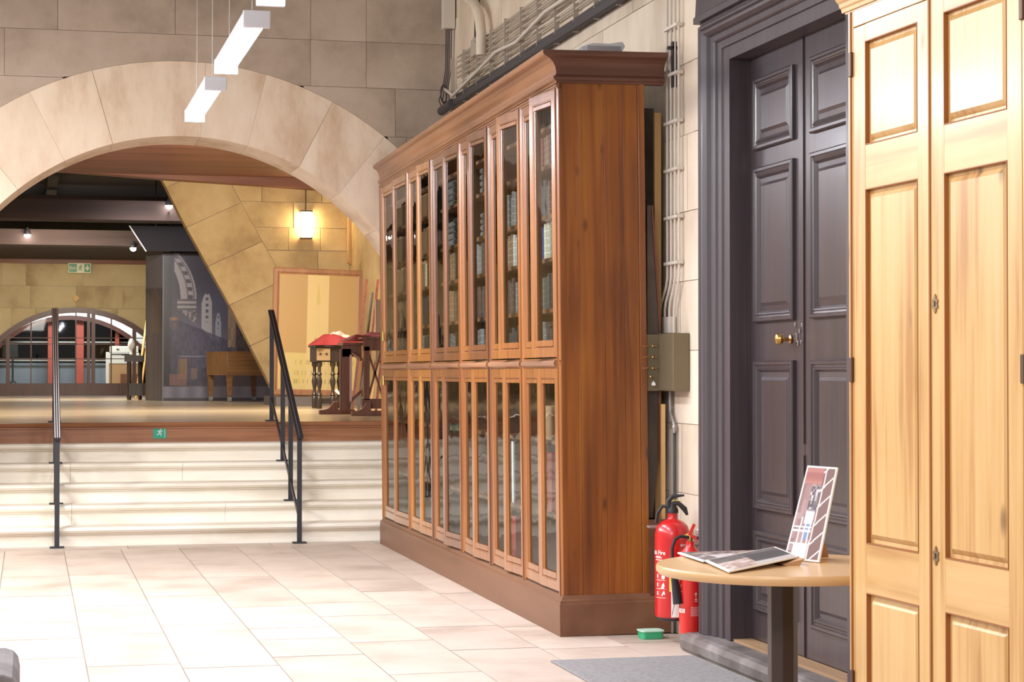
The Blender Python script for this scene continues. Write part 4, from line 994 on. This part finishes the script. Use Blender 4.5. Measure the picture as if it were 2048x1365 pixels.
# ================================================================== HANDRAILS
def rail(x, lbl, dx=0.0):
    t = thing('handrail', lbl, 'handrail', (x, 0, 0), group='black metal stair handrails')
    sl = (1.92 - .87) / (17.87 - 15.92)
    def z(y): return .87 + (y - 15.92) * sl
    # ribbed handrail
    MB().bar((0, 15.90, z(15.90) - .012), (0, 17.9, z(17.9) - .012), .052, .024).build('rail_body', 'black', t)
    for k in ((-.017, 0, .017) if x < 1 else (-.004,)):
        MB().bar((k, 15.90, z(15.90) + .002), (k, 17.9, z(17.9) + .002), .008 if x < 1 else .005, .008).build('rail_rib', 'ribs' if x < 1 else 'rib_dark', t)
    MB().bar((0, 15.95, .20), (0, 17.83, 1.125), .012, .04).build('lower_bar', 'black', t)
    for y, z0 in ((15.94, 0), (16.5, RI * 2), (17.03, RI * 4), (17.84, SZ)):
        p = MB().bar((0, y, z0 + .006), (0, y, z(y) - .02), .038, .016, up=(0, 1, 0)).build('post', 'black', t)
        MB().box(-.055, .055, y - .04, y + .04, z0 + .0005, z0 + .012).build('base_plate', 'black', p)
    return t
rail(2.105, 'black metal stair handrail on the right, nearer the bookcase')
rail(.21, 'black metal stair handrail on the left with ribbed top seen end on')

# ================================================================== PENDANT LAMPS
plist = [(11.5, 12.98, 'lowest'), (9.36, 10.86, 'middle'), (7.25, 8.8, 'highest')]
for y0, y1, w_ in plist:
    t = thing('pendant_lamp', 'glowing white linear pendant lamp, %s in the picture of the row of three' % w_, 'lamp', (1.03, (y0 + y1) / 2, 3.03), group='linear pendant lamps')
    h = (y1 - y0) / 2
    MB().box(-.062, .062, -h, h, -.0, .035).build('housing', 'lampcap', t, bevel=.004)
    MB().prism([(.05 * cos(a), .002 - .042 * abs(sin(a))) for a in [pi * q / 8 for q in range(9)]], 'y', -h + .03, h - .03).build('diffuser', 'lampwhite', t, True)
    for s in (-1, 1): MB().box(-.064, .064, s * h - .015, s * h + .015, -.042, .038).build('end_cap', 'lampcap', t, bevel=.004)
    for s in (-.75, .75): MB().tube([(0, s * h, .03), (0, s * h, 3)], .0025, 5).build('suspension_wire', 'galv', t)

# ================================================================== SIGNS
def man(m, mp, s=1.0):
    """running figure from strokes"""
    def strk(p, q, w):
        p = Vector(p); q = Vector(q); d = (q - p).normalized(); n = Vector((-d.y, d.x)) * w / 2
        m.add([mp(*(p + n)), mp(*(q + n)), mp(*(q - n)), mp(*(p - n))], [(0, 1, 2, 3)])
    for p, q, w in (((.05, .28), (-.03, .02), .14), ((.05, .28), (.22, .20), .06), ((.22, .20), (.26, .08), .05), ((.02, .26), (-.16, .22), .06), ((-.16, .22), (-.2, .08), .05),
                    ((-.02, .04), (.14, -.10), .09), ((.14, -.10), (.10, -.30), .07), ((-.04, .04), (-.12, -.16), .09), ((-.12, -.16), (-.3, -.22), .07)):
        strk(Vector(p) * s, Vector(q) * s, w * s)
    c = Vector((.1, .42)) * s; n = 10; o = [mp(c.x + .075 * s * cos(2 * pi * k / n), c.y + .075 * s * sin(2 * pi * k / n)) for k in range(n)]
    m.add(o, [tuple(range(n))])
sg = thing('exit_sign', 'green running-man floor sign on the wooden stage edge', 'sign', (1.10, 17.558, .845))
MB().box(-.056, .056, -.003, 0, -.048, .048).build('sign_plate', 'signteal', sg)
m = MB(); man(m, lambda a, b: (a, -.004, b), .085); m.build('running_figure', 'paper', sg)
m = MB()
for r in ((-.02, .044, .038, .041), (.041, .044, -.04, .041), (-.02, .0, .038, .041)):
    m.box(min(r[0], r[1]), max(r[0], r[1]), -.0042, -.0036, min(r[2], r[3]), max(r[2], r[3])) if r[2] != -.04 else m.box(.041, .044, -.0042, -.0036, -.04, .041)
m.build('door_outline', 'paper', sg)
es = thing('exit_sign', 'green and cream exit sign hanging under the beams on the far wall', 'sign', (.925, 39.2, 3.395))
MB().box(-.213, .213, -.02, .02, -.095, .095).build('sign_plate', 'signcream', es)
MB().box(-.2, -.055, -.023, -.019, -.08, .08).build('green_panel', 'signgreen', es)
MB().box(.085, .2, -.023, -.019, -.08, .08).build('green_panel', 'signgreen', es)
text('lettering', 'Exit', .075, lambda a, b: (a - .13, -.0245, b), 'signcream', es, True)
m = MB(); man(m, lambda a, b: (a + .01, -.0235, b - .01), .16); m.build('running_figure', 'signgreen', es)
MB().prism([(.132, .055), (.154, .055), (.154, -.0), (.175, .02), (.185, .005), (.143, -.045), (.10, .005), (.112, .02), (.132, 0)], 'y', -.0245, -.023).build('down_arrow', 'signcream', es)
dq = MB().prism([(.852, 2.74), (.925, 2.815), (.852, 2.89), (.779, 2.815)], 'y', 39.25, 39.29).build('diamond_tile', 'diamond', None, bevel=.006); tag(dq, 'small gilt diamond-shaped tile above the far arched window', 'tile')

# ================================================================== STAGE FITTINGS
sc_ = thing('wall_lamp', 'glowing box-shaped wall lamp on the yellow stone wall', 'lamp', (3.775, 27.99, 3.46))
MB().box(-.062, .066, -.10, -.01, -.18, .18).build('shade', 'sconce', sc_, bevel=.005)
MB().box(-.085, .085, -.12, 0, .181, .20).build('top_cap', 'iron', sc_)
MB().box(-.085, .085, -.12, 0, -.20, -.181).build('bottom_cap', 'iron', sc_)
MB().box(-.084, -.076, -.12, -.11, -.18, .18).build('frame_bar', 'iron', sc_)
MB().tube([(.0, 0, .2), (.0, -.01, .35), (.0, -.01, .6)], .008, 6).build('feed_cable', 'iron', sc_)
for (x, y, z, n) in ((2.0, 30.2, 3.86, 'largest, by the sloping arch edge'), (-.05, 34.6, 3.70, 'leftmost of the three'), (1.70, 34.6, 3.50, 'lowest, above the display panel')):
    t = thing('spotlight', 'small glowing ceiling spotlight, ' + n, 'spotlight', (x, (30 if y < 31 else 34.5) - .09, z), group='ceiling spotlights')
    MB().lathe([(.01, -.055), (.035, -.045), (.05, -.02), (.052, .01), (.04, .03)], n=16).build('bulb', 'spotglow', t, True)
    MB().box(-.012, .012, 0, .088, -.10 if z > 3.8 else .04, -.08 if z > 3.8 else .06).build('bracket', 'black', t)
    MB().lathe([(.055, .0), (.055, .03), (.04, .07), (.02, .09), (.012, .12)], n=16).build('lamp_body', 'black', t, True)

# display booth with church interior mural
mu = thing('display_panel', 'tall dark display panel printed with a church interior', 'display panel', (2.03, 31.7, SZ))
MB().box(0, 2.0, 0, .05, 0, 2.34).build('panel_board', 'darkceil', mu)
sp_ = MB().prism([(-.004, 0), (-.235, .55), (-.235, .6), (.004, .05)], 'z', 0, 2.31).build('side_panel', 'muralside', mu)
MB().box(-.006, .006, -.012, .0, 0, 2.31).build('edge_trim', 'muralframe', mu)
def church(u, v):
    # u over 1.9 m, v over 2.34 m; haze, pale arches, dark stalls
    X = u * 230; Y = v * 292            # photo-like units
    c = mix((44, 38, 42), (56, 52, 64), min(1, v * 1.1))
    if X > 118: c = mix(c, (72, 56, 50), .5)
    d = ((X - 75) / 60) ** 2 + ((Y - 110) / 80) ** 2
    c = mix(c, (122, 120, 140), .8 * math.exp(-d * .8))
    c = mix(c, (84, 84, 108), .5 * math.exp(-(((X - 105) / 40) ** 2 + ((Y - 190) / 50) ** 2)))
    if X < 16: c = mix(c, (36, 32, 40), .7)
    # large coffered arch
    yy = (Y - 200) / 90
    if 200 < Y < 290:
        xc = 58 - 34 * (max(yy, 0)) ** 2.2
        if 20 < X and xc - 26 < X < xc + 4:
            c = (150, 142, 144); q = (X - xc + 26) / 30
            if .5 < q < .78 and int(Y / 8) % 2: c = (74, 70, 78)
            if abs(q - .45) < .04 or abs(q - .85) < .04: c = (92, 86, 92)
    for (xa, xb, yb, yt, col) in ((72, 92, 120, 214, (158, 156, 160)), (98, 109, 108, 174, (142, 146, 156))):
        xm = (xa + xb) / 2; hw = (xb - xa) / 2; top = yt - 22 * (abs(X - xm) / hw) ** 2 if abs(X - xm) < hw else -1
        if abs(X - xm) < hw and yb + (xb - X) * 1.2 < Y < top:
            c = col
            if abs(X - xm) < hw * .28 and int(Y / 6) % 2 and Y > yb + 34: c = (84, 84, 94)
    if 26 < X < 62 and 178 < Y < 200:
        c = (150, 144, 144) if int((Y - 178) / 4.4) % 2 else (88, 82, 88)
    if 34 < X < 62 and 150 < Y < 178 and Y > 178 - (X - 30) * .9: c = mix((70, 66, 74), (146, 140, 142), hsh(int(X / 4), int(Y / 4)))
    if 12 < X < 28 and 140 < Y < 164: c = mix((96, 74, 62), (136, 100, 74), math.exp(-((X - 20) / 5) ** 2))
    # stalls
    if 12 < X < 130 and 30 < Y < 158 - .42 * max(0, X - 30):
        k = mix((44, 40, 56), (74, 72, 96), hsh(int(X / 3.2), int(Y / 9)) * .8)
        c = mix(k, c, .35)
        if abs((Y - 86 - .02 * X)) < 1.0 and X > 30: c = (118, 116, 136)
    if 28 < X < 44 and 42 < Y < 82: c = mix((104, 82, 64), (134, 108, 82), hsh(int(X / 3)))
    if 12 < X < 44 and 30 < Y < 52: c = mix(c, (132, 92, 84), .7)
    if 52 < X < 64 and 42 < Y < 64: c = mix(c, (150, 120, 100), .5)
    if Y < 27: c = mix((92, 90, 106), (128, 126, 140), .5 + .5 * sin(X * .21) * .6)
    if Y < 5: c = (60, 56, 62)
    # right pier and niches
    if 122 < X < 136 and 105 < Y < 215: c = mix((120, 96, 80), (150, 128, 108), hsh(int(X / 3), int(Y / 12)))
    if 138 < X < 180 and 90 < Y < 200:
        c = mix((48, 40, 44), (74, 62, 62), hsh(int(X / 5), int(Y / 8)))
    if X > 80 and Y < 90 and Y > 5: c = mix(c, (108, 92, 90), .45)
    c = mix(c, (128, 128, 150), .08 * hsh(X, Y, 1))
    return c
sheet('mural_print', mu, lambda u, v: (.008 + u * 1.9, -.002, .004 + v * 2.33), 210, 260, church)
def sidep(u, v):
    c = mix((66, 62, 66), (88, 84, 88), hsh(int(u * 9), 2))
    if v > .78: c = mix(c, (116, 114, 120), .7)
    if .35 < u < .8 and .45 < v < .78 - .25 * abs(u - .55): c = mix((100, 90, 82), c, .3)
    return c
a_, b_ = Vector((-.2355, .548, 0)), Vector((-.006, -.001, 0))
nrm = Vector((-.92, -.39, 0)) * .003
sheet('side_print', mu, lambda u, v: tuple(a_ + (b_ - a_) * u + nrm + Vector((0, 0, .004 + 2.3 * v))), 24, 60, sidep)
# dark hanging bulkhead over it, with its thin light edge
bh = thing('bulkhead', 'dark hanging bulkhead above the display panel', 'bulkhead', (0, 31.4, 0))
MB().prism([(1.50, 3.66), (6.0, 3.66), (6.0, 3.27), (1.76, 3.27)], 'y', 0, .05).build('bulkhead_board', 'darkceil', bh)
for x in (1.9, 3.2): MB().tube([(x, .025, 3.65), (x, .025, 4.55)], .01, 6).build('hanger', 'black', bh)
MB().bar((1.49, -.01, 3.66), (1.75, -.01, 3.26), .02, .018).build('edge_strip', 'galv', bh)
struct(MB().box(2.2, 6.5, 32.6, 32.7, SZ, 4.5).build('wall_booth', 'darkceil'))

# large framed drawing standing on its grey plinth
tag(MB().box(3.15, 4.33, 26.2, 27.6, SZ + .001, 1.055).build('low_plinth', 'greyply'), 'low grey plinth under the large framed drawing', 'plinth')
fd = thing('framed_drawing', 'very large wood-framed tower elevation drawing leaning on the stage wall', 'framed drawing', (3.775, 26.85, 1.062))
fd.matrix_basis = Matrix.Translation((3.775, 26.85, 1.058)) @ Matrix.Rotation(rad(1.6), 4, 'Y') @ Matrix.Rotation(rad(-3), 4, 'X')
mp = lambda a, b, h: (a, -h, b)
m = MB(); m.ring(mp, -.62, .62, 0, 1.73, [(0, -.03), (0, .012), (.012, .02), (.055, .02), (.07, .006), (.085, .002), (.085, -.03)], loop=True); m.build('frame', 'picframe', fd)
MB().box(-.55, .55, 0, .03, .07, 1.66).build('backing', 'mount', fd)
def tower(u, v):
    c = (184, 152, 104)
    if v < .32: c = (206, 186, 126)
    if .36 < u < .63: c = (212, 190, 138)
    if v > .32 and abs(u - .5) < .018 + .1 * max(0, .62 - v) and v < .93 - 0 and (abs(u - .5) > .008 + .09 * max(0, .62 - v)): c = mix(c, (196, 182, 120), .35)
    if abs(u - .5) < .02 and .74 < v < .93 - abs(u - .5) * 6: c = mix(c, (190, 172, 96), .5)
    if .46 < u < .55 and .41 < v < .45 and int(u * 90) % 2: c = (132, 124, 84)
    for r, (vv, dens) in enumerate(((.24, 26), (.14, 22), (.07, 18))):
        if abs(v - vv) < .02 and hsh(int(u * dens * 2), r) > .55 and .2 < u and int(u * dens * 4) % 2: c = mix(c, (146, 140, 78), .7)
    if u < .1 and v < .5: c = mix(c, (200, 150, 90), .3)
    return c
sheet('drawing', fd, lambda u, v: (-.535 + 1.07 * u, -.003, .085 + 1.56 * v), 110, 150, tower)

# wheeled cabinet
A_ = math.atan2(.16, .70)
cb = thing('wheeled_cabinet', 'brown wooden box table on castors in front of the display panel', 'cabinet', (2.87, 29.9, SZ), (0, 0, A_))
def quad_prism(W, D, sk, z0, z1): return MB().prism([(0, 0), (W, 0), (W - sk, D), (-sk, D)], 'z', z0, z1)
quad_prism(.78, .95, .02, .40, .74).build('body', 'cabwood', cb, bevel=.006)
quad_prism(.80, .97, .02, .74, .76).build('top_board', 'cabwood', cb)
MB().box(-.01, .78, -.012, 0, .40, .52).build('front_rail', 'cabwood', cb)
for (x, y) in ((.04, .03), (.72, .03), (.03, .90), (.72, .90)):
    lg = MB(); q0 = [(x - .04, y - .03), (x + .04, y - .03), (x + .04, y + .04), (x - .04, y + .04)]; q1 = [(x - .025, y - .02), (x + .025, y - .02), (x + .025, y + .02), (x - .025, y + .02)]
    lg.add([(a, b, .40) for a, b in q0] + [(a, b, .085) for a, b in q1], [(0, 1, 2, 3), (4, 5, 6, 7), (0, 1, 5, 4), (1, 2, 6, 5), (2, 3, 7, 6), (3, 0, 4, 7)])
    l_ = lg.build('leg', 'cabwood', cb)
    MB().tube([(x - .022, y, .042), (x + .022, y, .042)], .04, 14).build('castor', 'galv', l_)
bk = thing('black_case', 'small black rounded case on the floor right of the wheeled cabinet', 'case', (3.55, 29.6, SZ))
MB().lathe([(.04, .0), (.075, .03), (.08, .12), (.055, .2), (.075, .26), (.05, .32), (.02, .33)], n=14).build('case_body', 'rubber', bk, True)
MB().lathe([(.05, .0), (.065, .08), (.05, .24), (.02, .27)], (.13, .05, .0), 14).build('case_side', 'rubber', bk, True)

# turned-leg side table
tt = thing('side_table', 'dark side table with turned legs and a pale drawer front', 'side table', (3.37, 24.0, SZ))
MB().box(0, .40, 0, .55, .57, .75).build('apron', 'oakdark', tt)
dw = MB().box(.005, .17, -.012, 0, .585, .735).build('drawer', 'drawer', tt)
for x in (.05, .125):
    m = MB(); pts = []
    for k in range(10): r = .02 if k % 2 == 0 else .009; pts.append((x + r * sin(2 * pi * k / 10), .665 + r * cos(2 * pi * k / 10)))
    m.prism(pts, 'y', -.016, -.012); m.build('star', 'oakdark', dw)
MB().box(-.02, .42, -.03, .57, .75, .77).build('tabletop', 'oakdark', tt)
tp = [(.03, 0), (.034, .02), (.03, .05), (.034, .06), (.034, .13), (.022, .15), (.034, .17), (.022, .19), (.018, .23), (.026, .27), (.036, .33), (.028, .37), (.02, .40), (.034, .42), (.02, .44), (.02, .50), (.036, .53), (.034, .58)]
for (x, y) in ((.045, .04), (.21, .04), (.36, .5), (.05, .5)): MB().lathe(tp, (x, y, 0), 16).build('leg', 'oakdark', tt, True)
MB().box(.02, .38, .02, .06, .06, .12).build('stretcher', 'oakdark', tt)
MB().box(.02, .38, .48, .52, .06, .12).build('stretcher', 'oakdark', tt)
MB().add([(.22, -.02, .22), (.27, -.02, .17), (.30, -.02, .18), (.25, -.02, .24)], [(0, 1, 2, 3)]).build('paper_tag', 'paper', tt)

# heap of red and cream cloth
def heap(name, lbl, cat, x0, x1, y0, y1, z, h, mat, seed, n=26):
    vs = []; random.seed(seed); ph = [random.uniform(0, 6) for _ in range(6)]
    for j in range(n + 1):
        for i in range(n + 1):
            u = i / n; v = j / n; e = min(u, 1 - u, v, 1 - v)
            k = 1 - (1 - min(1, e * 3.2)) ** 2
            zz_ = h * k * (.66 + .16 * sin(u * 9 + ph[0] + v * 3) + .14 * sin(v * 13 + ph[1] + u * 5) + .08 * sin(u * 23 + ph[2] + v * 9))
            if e == 0: zz_ = 0
            vs.append((x0 + (x1 - x0) * u + .02 * sin(v * 12 + ph[3]), y0 + (y1 - y0) * v + .02 * sin(u * 14 + ph[4]), z + max(0, zz_)))
    m = MB(); m.add(vs, [(j * (n + 1) + i, j * (n + 1) + i + 1, (j + 1) * (n + 1) + i + 1, (j + 1) * (n + 1) + i) for j in range(n) for i in range(n)])
    b = len(m.v); m.v += [(v[0], v[1], z - .004) for v in vs[:0]]
    return tag(m.build(name, mat, None, True), lbl, cat)
heap('red_cloth', 'crumpled red cloth heaped over the turned-leg side table', 'cloth', 3.35, 4.05, 23.95, 24.5, SZ + .772, .16, 'redcloth', 5)
heap('cream_cloth', 'crumpled cream cloth bundle lying on the red cloth', 'cloth', 3.52, 3.86, 24.15, 24.45, SZ + .82, .13, 'creamcloth', 9, 24)
cl_ = heap('red_cloth', 'bright red cloth spilling on to the lattice trestle', 'cloth', 3.16, 3.72, 20.25, 20.7, SZ + .765, .10, 'redcloth', 14)

# carved trestle with lattice end
tl = thing('lattice_trestle', 'dark reddish wooden trestle stand with lattice end and curved sled feet', 'trestle', (3.12, 20.0, SZ))
MB().box(.0, .6, .25, .62, .72, .745).build('top_board', 'trestle', tl)
MB().box(.15, .65, -.02, .22, .775, .80).build('top_board', 'trestle', tl)
MB().box(.17, .65, -.0, .03, .66, .775).build('top_rail', 'trestle', tl)
MB().box(.0, .2, .3, .34, .60, .72).build('top_rail', 'trestle', tl)
MB().box(-.02, .09, .3, .36, .05, .68).build('upright', 'trestle', tl)
MB().box(.18, .235, 0, .06, .16, .70).build('upright', 'trestle', tl)
MB().box(.40, .455, 0, .06, .16, .70).build('upright', 'trestle', tl)
for p, q in (((.22, .66), (.37, .2)), ((.36, .66), (.23, .2)), ((.43, .66), (.58, .2)), ((.58, .66), (.45, .2))): MB().bar((p[0], .03, p[1]), (q[0], .03, q[1]), .02, .02).build('lattice_bar', 'trestle', tl)
MB().bar((.08, .34, .66), (.18, .2, .57), .03, .03).build('brace', 'trestle', tl)
MB().bar((.06, .3, .12), (.2, .3, .25), .03, .03).build('brace', 'trestle', tl)
MB().box(.16, .65, -.0, .05, .07, .17).build('bottom_rail', 'trestle', tl)
ft = [(-.08, 0), (.3, 0), (.3, .05), (.12, .05), (.12, .14), (.07, .13), (.03, .07), (-.02, .05), (-.08, .045)]
MB().prism([(x + .12, z) for x, z in ft], 'y', -.06, .0).build('sled_foot', 'trestle', tl, bevel=.006)
MB().prism([(x - .10, z) for x, z in ft], 'y', .7, .76).build('sled_foot', 'trestle', tl, bevel=.006)
lab(MB().box(.075, .095, .27, .295, .14, .62).build('pale_strip', 'pinkstrip', tl), 'pale pink strip on the trestle upright')
random.seed(21)
gp = 'timber mouldings leaning in the stage corner'
for k, (mt, dx, nm) in enumerate((('redwood', 0, 'reddish wooden moulding leaning in the stage corner, leftmost'), ('board_and_shade', .08, 'dark grey lath leaning in the stage corner, second from left'), ('redwood', .15, 'long red-brown lath leaning in the stage corner, middle'), ('batten', .22, 'pale lath leaning in the stage corner behind the bookcase edge'), ('redwood', .27, 'rightmost red-brown lath leaning in the stage corner'))):
    t_ = MB().bar((3.40 + .065 * k, 21.4, SZ + .02), (3.74 + .065 * k, 22.5, SZ + 1.5 - .15 * (k % 2)), .028, .02).build('wood_moulding', mt); tag(t_, nm, 'moulding', gp)
tag(MB().box(3.72, 3.9, 21.8, 21.82, SZ + .55, SZ + 1.25).build('white_sheet', 'creamcloth'), 'pale sheet hanging in the corner behind the bookcase edge', 'sheet')

# dark stand by the display panel, with lamp glass
ds = thing('dark_stand', 'dark narrow stand with one turned leg left of the display panel', 'stand', (1.50, 32.7, SZ))
MB().box(.0, .3, .0, .4, .62, .72).build('top', 'oakdark', ds)
MB().box(-.05, .12, .0, .3, .72, .735).build('shelf', 'oakdark', ds)
MB().lathe([(.03, 0), (.04, .05), (.035, .15), (.045, .2), (.03, .35), (.04, .5), (.035, .62)], (.06, .05, 0), 14).build('leg', 'oakdark', ds, True)
MB().lathe([(.03, 0), (.035, .3), (.035, .62)], (.25, .35, 0), 12).build('leg', 'oakdark', ds, True)
MB().box(.06, .3, .0, .3, .07, .27).build('lower_box', 'oakdark', ds)
lg_ = thing('glass_lamp', 'small white glass lamp standing on the dark stand', 'lamp', (1.60, 32.85, SZ + .737))
MB().lathe([(.03, 0), (.02, .03), (.012, .06), (.04, .1), (.06, .16), (.045, .22), (.02, .26)], n=16).build('lamp_glass', 'white', lg_, True)
for k, x in enumerate((1.82, 1.88)):
    tag(MB().bar((x - .12, 33.3, SZ + .02), (x + .1, 33.6, SZ + 1.55), .035, .025).build('board_or_shade_sheet', 'batten'), ('left' if k == 0 else 'right') + ' pale board leaning behind the dark stand', 'board', 'pale boards behind the dark stand')

# back room: printer on box, tripod
pr = thing('printer', 'white office printer behind the far glass partition', 'printer', (1.68, 41.0, 1.56))
MB().box(-.13, .48, 0, .5, 0, .22).build('lower_body', 'white', pr, bevel=.01)
MB().box(-.1, .46, .02, .48, .23, .36).build('upper_body', 'white', pr, bevel=.01)
MB().box(-.08, .4, -.006, 0, .19, .21).build('paper_slot', 'black', pr)
MB().box(.02, .07, .012, .02, .285, .305).build('display', 'black', pr)
lab(MB().box(-.19, -.13, 0, .04, -.62, .24).build('side_flap', 'white', pr), 'tall white side panel')
cbx = thing('cardboard_box', 'tan cardboard box under the white printer', 'box', (1.56, 41.0, SZ))
MB().box(0, .60, 0, .5, 0, .615).build('box_body', 'card', cbx)
MB().box(.22, .6, -.01, 0, 0, .42).build('front_flap', 'carddark', cbx)
tp_ = thing('tripod_stand', 'dark tripod stand behind the far glass partition at left', 'tripod', (-.33, 40.6, SZ))
MB().tube([(0, 0, .25), (0, 0, 1.0)], .018, 8).build('column', 'black', tp_)
for a in (0, 2.1, 4.2): MB().bar((0, 0, .3), (.3 * cos(a + .3), .3 * sin(a + .3), .01), .02, .02).build('leg', 'black', tp_)
MB().box(-.2, .1, -.03, .03, .75, 1.05).build('head', 'black', tp_, bevel=.01)
